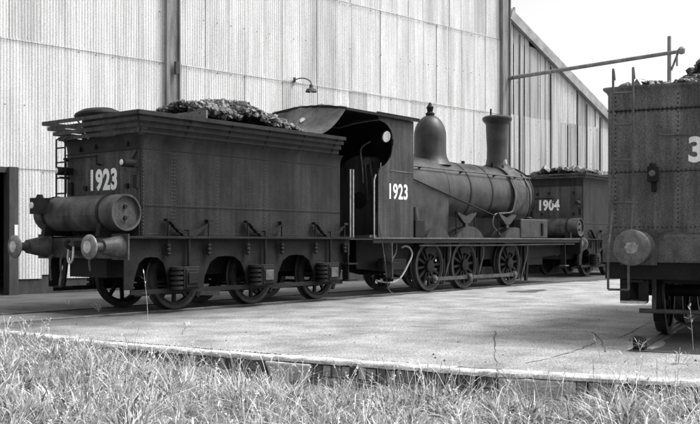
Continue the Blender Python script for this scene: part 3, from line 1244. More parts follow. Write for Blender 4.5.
def tender(root, number, first=True, ztop=3.05, number_y=-0.06, number_z=2.12):
    W = 1.06
    zt = ztop
    # tank, flaring out a little at the top
    rings = []
    for z, off in ((1.33, 0), (zt - 0.22, 0), (zt - 0.12, 0.012), (zt - 0.05, 0.035), (zt, 0.075), (zt, 0.05), (zt - 0.15, -0.02)):
        rings.append([(x, y, z) for x, y in rrect(-off, 5.33 + off, -W - off, W + off, 0.06 + max(off, 0))])
    tank = loft(rings).build('tank', M_TANK, root)
    # rear sheet, a separate dusty plate, its colour lightened against the shade there
    rs = MB()
    rs.prism([(-W + 0.04, 1.335), (W - 0.04, 1.335), (W - 0.04, zt - 0.24), (-W + 0.04, zt - 0.24)], -0.008, 0.0, 'x')
    rear = rs.build('rear_sheet', M_REAR, root, False)
    rv = MB()
    for z in (zt - 0.29, 2.02, 1.37):
        rv.rivets((-0.008, -W + 0.07, z), (-0.008, W - 0.07, z), 0.055, (-1, 0, 0))
    for y in (-W + 0.06, -0.35, 0.3, W - 0.06):
        rv.rivets((-0.008, y, 1.37), (-0.008, y, zt - 0.3), 0.055, (-1, 0, 0))
    rv.build('rivets', M_RIVET, rear, True, 60, stuff=True)
    # side seam strips and rivets
    sv = MB()
    for sgn in (-1, 1):
        for z in (1.37, 1.86, zt - 0.27):
            sv.rivets((0.05, sgn * W, z), (5.28, sgn * W, z), 0.06, (0, sgn, 0), 0.012)
        for x in (0.05, 0.68, 0.74, 1.75, 2.6, 3.0, 3.9, 4.5, 5.28):
            sv.rivets((x, sgn * W, 1.4), (x, sgn * W, zt - 0.3), 0.06, (0, sgn, 0), 0.012)
    sv.build('rivets', M_RIVET, tank, True, 60, stuff=True)
    for sgn in (-1, 1):
        b = MB().box(0.02, 5.3, min(sgn * W, sgn * (W + 0.007)), max(sgn * W, sgn * (W + 0.007)), 1.835, 1.85)
        b.box(0.02, 5.3, min(sgn * W, sgn * (W + 0.007)), max(sgn * W, sgn * (W + 0.007)), zt - 0.25, zt - 0.235)
        b.build('seam_strip', M_FRAME, tank, False)
    b = MB()
    b.box(-0.02, -0.008, -W + 0.03, W - 0.03, zt - 0.255, zt - 0.235)
    b.build('seam_strip', M_FRAME, rear, False)
    # coal rails: bars leaning outwards, backed by plates along most of the side
    rows = 4 if first else 2
    for k in range(rows):
        z = zt + 0.05 + 0.092 * k
        off = 0.095 + 0.068 * k
        for sgn in (-1, 1):
            MB().bar((-off, sgn * (W + off), z), (5.12, sgn * (W + off), z), 0.025, 0.068).build('rail_bar', M_TANK, root, False)
        MB().bar((-off, -W - off + 0.013, z), (-off, W + off - 0.013, z), 0.024, 0.064).build('rail_bar', M_REAR, root, False)
    ztr = zt + 0.05 + 0.092 * (rows - 1)
    offr = 0.095 + 0.068 * (rows - 1)
    for sgn in (-1, 1):
        for x in (0.9, 1.9, 2.9, 3.9, 4.9):
            MB().bar((x, sgn * (W + 0.03), zt - 0.03), (x, sgn * (W + offr - 0.03), ztr), 0.05, 0.02, up=(1, 0, 0)).build('rail_stanchion', M_TANK, root, False)
        b = MB()
        b.add([(0.06 if sgn < 0 else 1.8, sgn * (W + 0.06), zt - 0.02), (5.1, sgn * (W + 0.06), zt - 0.02), (5.1, sgn * (W + offr - 0.03), ztr), (0.06 if sgn < 0 else 1.8, sgn * (W + offr - 0.03), ztr),
               (0.06 if sgn < 0 else 1.8, sgn * (W + 0.045), zt - 0.02), (5.1, sgn * (W + 0.045), zt - 0.02), (5.1, sgn * (W + offr - 0.045), ztr), (0.06 if sgn < 0 else 1.8, sgn * (W + offr - 0.045), ztr)],
              [(0, 1, 2, 3), (7, 6, 5, 4), (0, 4, 5, 1), (1, 5, 6, 2), (2, 6, 7, 3), (3, 7, 4, 0)])
        b.build('coal_plate', M_TANK, root, False)
    for y in (W * 0.35,):
        MB().bar((0.0, y, zt - 0.03), (-offr + 0.05, y, ztr), 0.03, 0.015, up=(0, 1, 0)).build('rail_stanchion', M_REAR, root, False)
    # plated rear corner of the rails
    for sgn in (-1,):
        b = MB()
        lo = [(0.05, sgn * (W + 0.055)), (-0.02, sgn * (W + 0.055)), (-0.05, sgn * (W + 0.02)), (-0.05, sgn * (W - 0.62))]
        hi = [(0.05, sgn * (W + offr - 0.035)), (-offr + 0.07, sgn * (W + offr - 0.035)), (-offr + 0.035, sgn * (W + offr - 0.07)), (-offr + 0.035, sgn * (W - 0.62))]
        vv = [(x, y, zt - 0.01) for x, y in lo] + [(x, y, ztr + 0.02) for x, y in hi]
        vv += [(x + 0.02, y - sgn * 0.02, zt - 0.01) for x, y in lo] + [(x + 0.02, y - sgn * 0.02, ztr + 0.02) for x, y in hi]
        ff = [(i, i + 1, i + 5, i + 4) for i in range(3)] + [(i + 12, i + 13, i + 9, i + 8) for i in range(3)] + [(i + 4, i + 5, i + 13, i + 12) for i in range(3)]
        ff += [(0, 4, 12, 8), (3, 11, 15, 7)]
        b.add(vv, ff)
        b.build('corner_plate', M_REAR, root, False)
    # filler with its lid
    b = MB()
    LIDZ = zt + (0.44 if first else 0.02)
    b.lathe([(0.3, 2.85), (0.3, LIDZ)], (0.42, 0.66, 0), (0, 0, 1), 24)
    fl = b.build('filler_neck', M_FRAME, root)
    b = MB()
    b.lathe([(0.41, 0), (0.42, 0.05), (0.4, 0.09), (0.28, 0.15), (0.05, 0.17)], (0.40, 0.66, LIDZ + 0.01), (-0.05, 0.06, 1), 28)
    b.build('filler_lid', M_WHEEL, fl)
    # coal bulkhead
    b = MB()
    b.box(1.5, 1.53, -W + 0.02, W - 0.02, zt - 0.2, 3.62 if first else zt + 0.25)
    b.build('coal_bulkhead', M_PLATE, root, False)
    # footplate and beam
    MB().box(-0.36, 5.62, -1.2, 1.2, 1.285, 1.328).build('footplate', M_FRAME, root, False, bevel=0.006)
    bm = MB().box(-0.41, -0.36, -1.19, 1.19, 0.95, 1.3).build('buffer_beam', M_RESERV, root, False, bevel=0.006)
    rv = MB()
    for z in (0.985, 1.265):
        rv.rivets((-0.41, -0.83, z), (-0.41, 0.83, z), 0.07, (-1, 0, 0), 0.016)
    rv.build('rivets', M_DUST, bm, True, 60, stuff=True)
    for y in (-1.06, 1.06):
        buffer_obj(root, -0.41, y, 1.15, -1, 0.65)
    # hook and screw link
    h = MB()
    h.tube(smooth_path([(-0.41, 0.02, 1.12), (-0.6, 0.02, 1.12), (-0.7, 0.02, 1.16), (-0.72, 0.02, 1.22), (-0.66, 0.02, 1.25)], 4), 0.035, 8)
    h.box(-0.47, -0.41, -0.12, 0.16, 1.0, 1.25)
    hk = h.build('draw_hook', M_FRAME, root)
    h = MB()
    h.tube(smooth_path([(-0.62, 0.08, 1.15), (-0.64, 0.09, 0.95), (-0.65, 0.02, 0.87), (-0.64, -0.05, 0.95), (-0.62, -0.04, 1.15)], 4), 0.02, 8)
    h.build('coupling_link', M_STEEL, hk)
    for y, L_ in ((0.82, 0.45), (0.5, 0.4), (-0.32, 0.26)):
        MB().tube(smooth_path([(-0.44, y, 1.0), (-0.5, y, 0.9), (-0.48, y, 1.0 - L_)], 5), 0.02, 8).build('hose_pipe', M_DUST, root)
    # far-side step under the beam
    MB().bar((-0.3, 0.62, 0.95), (-0.3, 0.72, 0.45), 0.04, 0.1).build('step_hanger', M_FRAME, root, False)
    MB().box(-0.42, -0.2, 0.58, 0.86, 0.42, 0.45).build('step', M_FRAME, root, False)
    # reservoir across the back
    b = MB()
    rr_, xc, zc = 0.305, -0.34, 1.72
    b.lathe([(0.02, -1.2), (0.2, -1.185), (rr_ - 0.04, -1.15), (rr_ - 0.03, -1.10), (rr_, -1.12)][::-1][:0] or
            [(rr_ - 0.035, -1.06), (rr_ - 0.03, -1.115), (rr_, -1.12), (rr_, 1.1), (rr_ * 0.9, 1.16), (rr_ * 0.55, 1.2), (0.02, 1.215)], (xc, 0, zc), (0, 1, 0), 40)
    res = b.build('air_reservoir', M_RESERV, root)
    for y in (-0.72, 0.84):
        b = MB()
        b.lathe([(rr_ + 0.001, -0.03), (rr_ + 0.014, -0.03), (rr_ + 0.014, 0.03), (rr_ + 0.001, 0.03)], (xc, y, zc), (0, 1, 0), 40, False, False)
        b.build('strap', M_FRAME, res)
        b = MB()
        b.prism([(xc - 0.3, 1.33), (xc + 0.3, 1.33), (xc + 0.26, 1.55), (xc + 0.1, 1.44), (xc - 0.1, 1.44), (xc - 0.26, 1.55)], y - 0.05, y + 0.05, 'y')
        b.build('saddle', M_FRAME, res, False)
    rv = MB()
    for i in range(34):
        rv.dome_rivet((xc - rr_ * 0.985, -0.65 + i * 0.045, zc - 0.05), (-1, 0, 0), 0.012)
    rv.build('rivets', M_RESERV, res, True, 60, stuff=True)
    for z in (-0.09, 0.1):
        MB().cyl((xc, -1.05, zc + z), (xc, -1.1, zc + z), 0.035, n=10).build('plug', M_FRAME, res)
    # number on the back
    text_part('running_number', number, M_WHITE2 if first else M_WHITE, rear, (-0.008, number_y, number_z), (0, -1, 0), (0, 0, 1), 0.39, 0.80, 0.045, 1.08, 0.005)
    # ladder up the back, far side
    lad = MB()
    for y in (0.80, 1.07):
        lad.tube([(-0.2, y, 1.95), (-0.2, y, 2.75), (-0.2, y, zt + 0.02), (-0.06, y, zt + 0.1)], 0.017, 6)
    lo = lad.build('ladder', M_FRAME, root)
    for z in (2.1, 2.38, 2.66, 2.92):
        MB().cyl((-0.2, 0.80, z), (-0.2, 1.07, z), 0.014, n=8).build('rung', M_FRAME, lo)
    # handrails and brackets on the back
    b = MB()
    b.tube(smooth_path([(-0.008, 0.98, 2.70), (-0.09, 0.98, 2.72), (-0.1, 0.9, 2.73), (-0.1, 0.1, 2.73), (-0.1, 0.03, 2.72), (-0.1, 0.02, 2.6), (-0.008, 0.02, 2.58)], 3), 0.018, 8)
    b.build('handrail', M_FRAME, root)
    b = MB()
    b.tube([(-0.06, 0.98, 2.75), (-0.06, 0.98, 2.1)], 0.016, 8)
    b.build('handrail', M_FRAME, root)
    for y, z, lit in ((-0.97, 2.56, True), (0.87, 2.5, False)):
        b = MB()
        b.box(-0.1, -0.008, y - 0.04, y + 0.04, z - 0.06, z + 0.06)
        b.box(-0.26, -0.06, y - 0.02, y + 0.02, z - 0.14, z - 0.1)
        b.lathe([(0.07, 0.06), (0.075, 0.12), (0.075, 0.3), (0.05, 0.32)], (0, y + 0.02, z), (-1, 0, 0), 16)
        lo = b.build('marker_lamp', M_FRAME, root)
        MB().lathe([(0.05, 0.322), (0.03, 0.335), (0.004, 0.34)], (0, y + 0.02, z), (-1, 0, 0), 16, False).build('lens', M_LENS if first else M_FRAME, lo)
        MB().box(-0.06, -0.008, y - 0.05, y + 0.05, z - 0.42, z - 0.2).build('lamp_bracket', M_FRAME, root, False)
    b = MB()
    b.box(-0.8, -0.56, 0.74, 0.98, 1.72, 2.0)
    b.lathe([(0.07, 2.0), (0.05, 2.06)], (-0.68, 0.86, 0), (0, 0, 1), 12)
    b.bar((-0.6, 0.86, 1.72), (-0.45, 0.86, 1.34), 0.03, 0.03)
    lo = b.build('tail_lamp', M_FRAME, root, False)
    MB().lathe([(0.06, 0), (0.055, 0.02), (0.01, 0.03)], (-0.8, 0.92, 1.87), (-1, 0, 0), 14, False).build('lens', M_LENS, lo)
    for y, z in ((-0.72, 2.9), (0.18, 2.9), (0.62, 2.88), (-0.72, 2.18), (0.45, 2.18)):
        MB().box(-0.05, -0.008, y - 0.035, y + 0.035, z - 0.035, z + 0.045).build('clip', M_FRAME, root, False)
    MB().bar((-0.03, -0.95, 2.78), (-0.03, -0.74, 2.52), 0.02, 0.02).build('stay', M_DUST, root, False)

    # outside frames with arches, axleboxes, springs
    for sgn in (-1, 1):
        yo = sgn * 1.06
        out = [(-0.36, 1.284), (-0.36, 0.62), (-0.27, 0.46), (-0.2, 0.43)]
        prev = None
        pts = []
        arches = [(-0.18, 0.60), (1.40, 2.50), (3.33, 4.45)]
        for a0, a1 in arches:
            m_ = (a0 + a1) / 2
            w = (a1 - a0) / 2
            pts += [(a0, 0.43), (a0 + 0.03, 0.62), (a0 + w * 0.3, 0.86), (a0 + w * 0.62, 0.96), (m_, 0.975), (a1 - w * 0.62, 0.96), (a1 - w * 0.3, 0.86), (a1 - 0.03, 0.62), (a1, 0.43)]
        end = [(5.25, 0.43), (5.32, 0.62), (5.45, 0.86), (5.6, 0.95), (5.6, 1.284)]
        poly_ = [(-0.36, 1.284), (-0.36, 0.43)] + pts + end
        MB().prism(poly_, yo - 0.014, yo + 0.014, 'y').build('frame_plate', M_FRAME, root, False)
        MB().box(-0.25, 5.3, min(yo + sgn * 0.016, yo + sgn * 0.04), max(yo + sgn * 0.016, yo + sgn * 0.04), 0.345, 0.425).build('tie_bar', M_FRAME, root, False)
        for ax in AXLES:
            ya, yb = sorted((yo + sgn * 0.045, yo + sgn * 0.19))
            b = MB().box(ax - 0.15, ax + 0.15, ya, yb, 0.43, 0.76)
            b.box(ax - 0.19, ax + 0.19, ya + 0.02, yb - 0.05, 0.40, 0.80)
            ab = b.build('axlebox', M_FRAME, root, False, bevel=0.015)
            yc, yd = sorted((yo + sgn * 0.192, yo + sgn * 0.215))
            MB().box(ax - 0.11, ax + 0.11, yc, yd, 0.5, 0.7).build('axlebox_cover', M_DUST if ax > 1 else M_FRAME, ab, False, bevel=0.01)
            b = MB()
            prof = []
            for i in range(5):
                z = 0.40 + i * 0.085
                prof += [(0.06, z), (0.115, z + 0.012), (0.115, z + 0.058), (0.06, z + 0.07)]
            b.lathe(prof, (ax - 0.32, yo + sgn * 0.13, 0), (0, 0, 1), 16)
            b.build('rubber_spring', M_FRAME, root)
            # leaf spring on the footplate, ends high
            yl = yo + sgn * 0.085
            for k in range(4):
                w = 0.47 - k * 0.10
                pth = [(ax + w * t, yl, 1.40 - k * 0.022 + 0.20 * (t * w / 0.47) ** 2) for t in (-1, -.75, -.5, -.25, 0, .25, .5, .75, 1)]
                bb_ = MB()
                for q0, q1 in zip(pth[:-1], pth[1:]):
                    bb_.bar(q0, q1, 0.09, 0.02)
                if k == 0:
                    sp = bb_.build('leaf_spring', M_FRAME, root, False)
                else:
                    bb_.build('spring_leaf', M_FRAME, sp, False)
            b = MB()
            b.box(ax - 0.05, ax + 0.05, yl - 0.06, yl + 0.06, 1.327, 1.44)
            b.cyl((ax, yl, 0.8), (ax, yl, 1.33), 0.03, n=10)
            b.build('spring_pillar', M_FRAME, root, False)
            for e in (-0.47, 0.47):
                b = MB()
                b.cyl((ax + e, yl, 0.98), (ax + e, yl, 1.62), 0.018, n=8)
                b.lathe([(0.045, 1.0), (0.05, 1.03), (0.035, 1.05), (0.05, 1.08), (0.05, 1.11), (0.035, 1.13), (0.05, 1.16), (0.045, 1.2)], (ax + e, yl, 0), (0, 0, 1), 10)
                b.box(ax + e - 0.06, ax + e + 0.06, yl - 0.05, yl + 0.05, 1.585, 1.63)
                b.build('spring_hanger', M_FRAME, root, False)
    for ax in AXLES:
        MB().cyl((ax, -1.05, 0.56), (ax, 1.05, 0.56), 0.075, n=14).build('axle', M_WHEEL, root)
        for sgn in (-1, 1):
            wheel_obj(0.56, 9, root, (ax, sgn * 0.75, 0.59), sgn)
            b = MB()
            cx = ax + 0.62
            b.prism(arc(ax, 0.59, 0.59, R(-35), R(20), 8) + arc(ax, 0.59, 0.66, R(20), R(-35), 8), sgn * 0.75 - 0.05, sgn * 0.75 + 0.05, 'y')
            b.bar((cx + 0.02, sgn * 0.75, 0.5), (cx + 0.06, sgn * 0.75, 1.2), 0.04, 0.05)
            b.build('brake_block', M_FRAME, root, False)
        MB().cyl((ax + 0.68, -0.9, 0.36), (ax + 0.68, 0.9, 0.36), 0.035, n=10).build('brake_beam', M_FRAME, root)
    b = MB().box(0.3, 5.2, -0.55, -0.5, 0.28, 0.34)
    b.build('brake_rod', M_DUST, root, False)
    b = MB().box(-0.3, 5.5, -0.52, 0.52, 0.62, 1.28)
    b.build('well_tank', M_FRAME, root, False)
    for y in (-0.62, 0.62):
        MB().bar((1.55, y, 0.3), (2.2, y, 0.27), 0.06, 0.1).build('pull_rod', M_DUST, root, False)
    return tank


td = thing('tender', 'black six-wheel tender with large white 1923 painted on its back', 'tender', (0, 0, 0))
tender(td, '1923', True)
MB().bar((5.42, -1.10, 1.2), (5.42, -1.12, 0.42), 0.16, 0.03, up=(1, 0, 0)).build('step_hanger', M_FRAME, td, False)
MB().box(5.28, 5.6, -1.3, -1.06, 0.40, 0.43).build('step', M_FRAME, td, False)
MB().box(5.28, 5.6, -1.3, -1.06, 0.75, 0.78).build('step', M_FRAME, td, False)
for x in (5.56, 5.66):
    MB().tube([(x, -1.13, 1.33), (x, -1.13, 2.78)], 0.017, 8).build('handrail', M_HAND, td)


def fz(x, y):
    e = 3.98 - 0.14 * abs(x - 2.75) ** 1.45 - 0.30 * abs(y) ** 1.8
    if x < 2.1:
        e = max(e, 3.68)
    return e + 0.04 * math.sin(x * 5 + 1) + 0.05 * math.sin(4.1 * y + 2 * x) - random.choice((0, 0, 0.04, 0.08))


coal_heap('coal_heap', 'heap of lump coal rising above the rails of the 1923 tender', 10000, fz, (1.56, 5.05), (-1.05, 1.05), (0.02, 0.07))

# ------------------------------------------------------------------ the engine 1923
lc = thing('locomotive', 'black six-coupled steam engine with tall chimney and white 1923 on its cab', 'locomotive', (0, 0, 0))
OFF = Vector((10.0, 0, 0))
lc.location = OFF


def LB(b, name, m, smooth=True, parent=None, **kw):
    """engine part written in scene coordinates"""
    b.v = [(x - OFF.x, y, z) for x, y, z in b.v]
    return b.build(name, m, parent or lc, smooth, **kw)


# running plate, valance, frames
LB(MB().box(6.3, 16.7, -1.2, 1.2, 1.29, 1.325), 'running_plate', M_DUST, False, bevel=0.005)
for sgn in (-1, 1):
    ya, yb = sorted((sgn * 1.16, sgn * 1.18))
    LB(MB().box(6.3, 16.7, ya, yb, 1.2, 1.287), 'valance', M_FRAME, False)
    fp = [(6.4, 1.28), (6.4, 0.62), (7.4, 0.55), (8.1, 0.42), (9.4, 0.42), (9.6, 0.8), (10.0, 0.8), (10.2, 0.42), (11.1, 0.42), (11.4, 0.75), (12.3, 0.75), (12.5, 0.42), (13.5, 0.42), (13.9, 0.7), (16.65, 0.85), (16.65, 1.28)]
    LB(MB().prism(fp, sgn * 0.62 - 0.015, sgn * 0.62 + 0.015, 'y'), 'frame_plate', M_FRAME, False)
LB(MB().box(8.1, 9.4, -0.6, 0.6, 0.5, 1.28), 'ashpan', M_FRAME, False)
LB(MB().box(13.3, 15.4, -0.59, 0.59, 0.55, 1.28), 'cylinder_block', M_FRAME, False)
DRV = (9.05, 10.65, 13.0)
for ax in DRV:
    LB(MB().cyl((ax, -0.75, 0.62), (ax, 0.75, 0.62), 0.09, n=14), 'axle', M_WHEEL)
    for sgn in (-1, 1):
        w = wheel_obj(0.615, 12, lc, (ax - OFF.x, sgn * 0.76, 0.635), sgn, hub=0.15)
        w.rotation_euler = (0, 0.1, 0)
        b = MB().lathe([(0.055, 0.0), (0.055, 0.26), (0.03, 0.28)], (0.0, sgn * 0.02, -0.31), (0, sgn, 0), 12)
        b.build('crank_pin', M_DUST, w)
        b = MB().prism(arc(0, 0, 0.47, R(55), R(125), 10) + arc(0, 0, 0.3, R(125), R(55), 8), sgn * 0.02, sgn * 0.075, 'y')
        b.build('balance_weight', M_WHEEL, w, False)
for sgn in (-1, 1):
    zr = 0.325
    for a, b_ in ((DRV[0], DRV[1]), (DRV[1], DRV[2])):
        b = MB()
        yy = sgn * (0.96 if a == DRV[0] else 0.985)
        b.bar((a - 0.02, yy, zr), (b_ + 0.02, yy, zr), 0.035, 0.09)
        for e in (a, b_):
            b.lathe([(0.1, -0.03), (0.1, 0.03)], (e, yy, zr), (0, sgn, 0), 16)
        LB(b, 'coupling_rod', M_RESERV, True)
# splashers
for cx, hw, top in ((9.05, 0.5, 1.62), (10.55, 0.66, 1.62), (12.9, 0.62, 1.62)):
    for sgn in (-1, 1):
        h = top - 1.325
        rad = (hw * hw + h * h) / (2 * h)
        a = math.asin(hw / rad)
        pl = [(cx + rad * math.sin(-a + 2 * a * i / 14), top - rad + rad * math.cos(-a + 2 * a * i / 14)) for i in range(15)]
        ya, yb = sorted((sgn * 1.07, sgn * 0.62))
        LB(MB().prism(pl, ya, yb, 'y'), 'splasher', M_CAB, True)
# springs over the running plate
for cx in (10.45, 12.55):
    for sgn in (-1, 1):
        yl = sgn * 0.98
        b = MB()
        b.prism([(cx - 0.44, 1.98), (cx - 0.44, 1.93), (cx - 0.12, 1.70), (cx + 0.12, 1.70), (cx + 0.44, 1.93), (cx + 0.44, 1.98), (cx, 1.86)], yl - 0.05, yl + 0.05, 'y')
        b.box(cx - 0.07, cx + 0.07, yl - 0.04, yl + 0.04, 1.6, 1.72)
        sp = LB(b, 'spring', M_CAB, False)
        for e in (-0.44, 0.44):
            LB(MB().cyl((cx + e, yl, 1.326), (cx + e, yl, 2.03), 0.018, n=8), 'spring_hanger', M_FRAME)
# sandbox ahead
for sgn in (-1, 1):
    ya, yb = sorted((sgn * 1.1, sgn * 0.62))
    sb = LB(MB().box(13.15, 14.75, ya, yb, 1.326, 1.86), 'sandbox', M_BOILER, False, bevel=0.03)
    LB(MB().lathe([(0.12, 1.86), (0.12, 1.9), (0.08, 1.93)], (14.0, sgn * 0.86, 0), (0, 0, 1), 14), 'sandbox_lid', M_FRAME, True, sb)
    LB(MB().box(14.35, 14.45, min(sgn * 1.1, sgn * 1.14), max(sgn * 1.1, sgn * 1.14), 1.4, 1.75), 'bracket', M_FRAME, False, sb)
# boiler, firebox, smokebox
ZB, RB = 2.53, 0.82
LB(MB().lathe([(RB, 0), (RB, 3.3)], (9.9, 0, ZB), (1, 0, 0), 48), 'boiler_barrel', M_BOILER)
for x in (9.92, 11.0, 12.1, 13.14):
    LB(MB().lathe([(RB + 0.002, -0.03), (RB + 0.009, -0.03), (RB + 0.009, 0.03), (RB + 0.002, 0.03)], (x, 0, ZB), (1, 0, 0), 48, False, False), 'boiler_band', M_FRAME)
fb = [(-0.8, 1.34), (0.8, 1.34)] + arc(0, ZB, RB + 0.02, 0, math.pi, 20)
LB(MB().prism(fb, 7.96, 9.9, 'x'), 'firebox', M_BOILER, True)
LB(MB().lathe([(RB + 0.035, 0), (RB + 0.035, 1.16), (RB + 0.01, 1.2)], (13.2, 0, ZB), (1, 0, 0), 48), 'smokebox', M_SMOKE)
LB(MB().prism([(-0.62, 1.34), (0.62, 1.34), (0.66, 2.3), (-0.66, 2.3)], 13.3, 14.3, 'x'), 'smokebox_saddle', M_FRAME, False)
for x in (13.24, 14.32):
    LB(MB().lathe([(RB + 0.037, -0.04), (RB + 0.05, -0.04), (RB + 0.05, 0.04), (RB + 0.037, 0.04)], (x, 0, ZB), (1, 0, 0), 48, False, False), 'smokebox_ring', M_FRAME)
rv = MB()
for x in (13.3, 14.26):
    for k_ in range(44):
        g_ = 2 * math.pi * k_ / 44
        rv.dome_rivet((x, (RB + 0.034) * math.cos(g_), ZB + (RB + 0.034) * math.sin(g_)), (0, math.cos(g_), math.sin(g_)), 0.018)
LB(rv, 'rivets', M_SMOKE, True, angle=60, stuff=True)
LB(MB().lathe([(0.6, 0), (0.58, 0.05), (0.4, 0.12), (0.05, 0.15)], (14.402, 0, ZB), (1, 0, 0), 32), 'smokebox_door', M_SMOKE)
# dome with safety valve
prof = [(0.56, 3.2), (0.49, 3.32), (0.44, 3.43), (0.422, 3.55), (0.42, 3.95)] + [(0.42 * math.cos(g), 3.97 + 0.55 * math.sin(g)) for g in [R(a) for a in (10, 22, 35, 48, 60, 70, 80, 87)]]
dm = LB(MB().lathe(prof, (10.29, 0, 0), (0, 0, 1), 36), 'dome', M_BOILER)
LB(MB().lathe([(0.11, 4.5), (0.12, 4.56), (0.07, 4.6), (0.085, 4.68), (0.1, 4.72), (0.05, 4.78), (0.03, 4.84)], (10.29, 0, 0), (0, 0, 1), 14), 'safety_valve', M_FRAME, True, dm)
# chimney
ch = LB(MB().lathe([(0.46, 3.22), (0.39, 3.34), (0.33, 3.46), (0.30, 3.62), (0.295, 3.9), (0.325, 4.62)], (13.75, 0, 0), (0, 0, 1), 32), 'chimney', M_BOILER)
LB(MB().lathe([(0.33, 4.60), (0.35, 4.64), (0.41, 4.70), (0.43, 4.76), (0.42, 4.80), (0.36, 4.84), (0.29, 4.85), (0.27, 4.6)], (13.75, 0, 0), (0, 0, 1), 32), 'chimney_cap', M_BOILER, True, ch)
LB(MB().cyl((13.6, 0.12, 4.83), (13.6, 0.12, 5.05), 0.025, n=8), 'blower_stub', M_FRAME, True, ch)
LB(MB().cyl((13.05, -0.25, 3.3), (13.05, -0.25, 3.44), 0.05, n=10), 'clack_cap', M_FRAME)
LB(MB().lathe([(0.05, 3.42), (0.06, 3.46), (0.03, 3.56)], (13.55, -0.38, 0), (0, 0, 1), 10), 'oil_cup', M_STEEL)
LB(MB().cyl((11.9, 0, 3.35), (11.9, 0, 3.43), 0.05, n=10), 'wash_plug', M_FRAME)
# small fittings ahead of the cab
LB(MB().lathe([(0.3, 3.36), (0.3, 3.46), (0.2, 3.52), (0.05, 3.54)], (8.6, -0.1, 0), (0, 0, 1), 20), 'manhole_cover', M_BOILER)
# handrail with knobs
hr = []
for sgn in (-1, 1):
    h = LB(MB().tube([(7.95, sgn * 0.75, 3.05), (14.35, sgn * 0.75, 3.05)], 0.019, 8), 'handrail', M_DUST)
    for x in (8.8, 10.7, 12.4, 13.5, 14.25):
        LB(MB().cyl((x, sgn * 0.6, 3.01), (x, sgn * 0.75, 3.05), 0.028, n=8), 'handrail_knob', M_FRAME, True, h)
# reversing rod and pipes on the near side
LB(MB().box(9.9, 13.3, -0.5, 0.5, 1.33, 2.2), 'boiler_gap_filler', M_FRAME, False)  # added dark box that blocks the light showing under the boiler
LB(MB().tube([(7.95, -0.88, 2.78), (12.85, -0.88, 1.77)], 0.022, 8), 'reach_rod', M_FRAME)
LB(MB().tube(smooth_path([(13.2, -0.74, 2.95), (13.16, -0.91, 2.6), (13.08, -0.92, 2.2), (12.95, -0.92, 2.05), (12.7, -0.87, 2.01), (12.2, -0.87, 1.98), (12.02, -0.88, 1.87), (12.0, -0.88, 1.66), (12.25, -0.92, 1.46), (12.4, -0.92, 1.33)], 4), 0.022, 8), 'steam_pipe', M_DUST)
LB(MB().tube(smooth_path([(14.05, -0.62, 3.15), (14.02, -0.89, 2.7), (14.04, -0.89, 2.2), (14.08, -0.8, 1.86)], 4), 0.024, 8), 'exhaust_pipe', M_BOILER)
LB(MB().bar((13.95, -0.48, 3.29), (14.45, -0.7, 3.08), 0.02, 0.03), 'blower_pipe', M_FRAME, False)
LB(MB().box(8.1, 8.5, -1.06, -0.78, 1.326, 1.75), 'reverser_box', M_FRAME, False, bevel=0.02)
LB(MB().lathe([(0.07, 1.7), (0.09, 1.8), (0.06, 1.95), (0.04, 2.05)], (8.25, -0.95, 0), (0, 0, 1), 12), 'lubricator', M_CAB)
# cab
cut = [(6.58, 2.78), (6.64, 2.86), (6.80, 2.93), (6.93, 3.02), (7.03, 3.14), (7.08, 3.27), (7.11, 3.42), (7.11, 3.55), (7.09, 3.67), (7.03, 3.77), (6.93, 3.85), (6.80, 3.91), (6.60, 3.95)]
side = [(7.94, 1.326), (6.58, 1.326)] + cut + [(6.58, 4.03), (7.94, 4.03)]
for sgn in (-1, 1):
    if sgn > 0:
        side = [(7.94, 1.326), (5.95, 1.326), (5.85, 3.0), (5.8, 4.03), (7.94, 4.03)]
    cs = LB(MB().prism(side, sgn * 1.1 - 0.012, sgn * 1.1 + 0.012, 'y'), 'cab_side', M_CAB, False)
    ya, yb = sorted((sgn * 1.112, sgn * 1.122))
    bd = MB()
    for q0, q1 in zip(cut[:-1], cut[1:]):
        bd.bar((q0[0] + 0.015, sgn * 1.116, q0[1]), (q1[0] + 0.015, sgn * 1.116, q1[1]), 0.012, 0.035, up=(0, 0, 1))
    LB(bd, 'beading', M_CAB, False, cs)
    LB(MB().box(7.0, 7.94, ya, yb, 2.82, 2.85), 'beading', M_DUST, False, cs)
    rv = MB()
    rv.rivets((7.90, sgn * 1.112, 1.4), (7.90, sgn * 1.112, 3.9), 0.07, (0, sgn, 0), 0.012)
    rv.rivets((6.64, sgn * 1.112, 1.4), (6.64, sgn * 1.112, 2.7), 0.07, (0, sgn, 0), 0.012)
    LB(rv, 'rivets', M_CAB, True, cs, stuff=True)
    if sgn < 0:
        text_part('running_number', '1923', M_WHITE, cs, (7.345 - OFF.x, -1.112, 2.19), (1, 0, 0), (0, 0, 1), 0.36, 0.80, 0.022, 1.06, 0.004)
# cab front with two round windows
def ring_poly(cy, cz, r_, n=20):
    return [(cy + r_ * math.cos(2 * math.pi * i / n), cz + r_ * math.sin(2 * math.pi * i / n)) for i in range(n)]


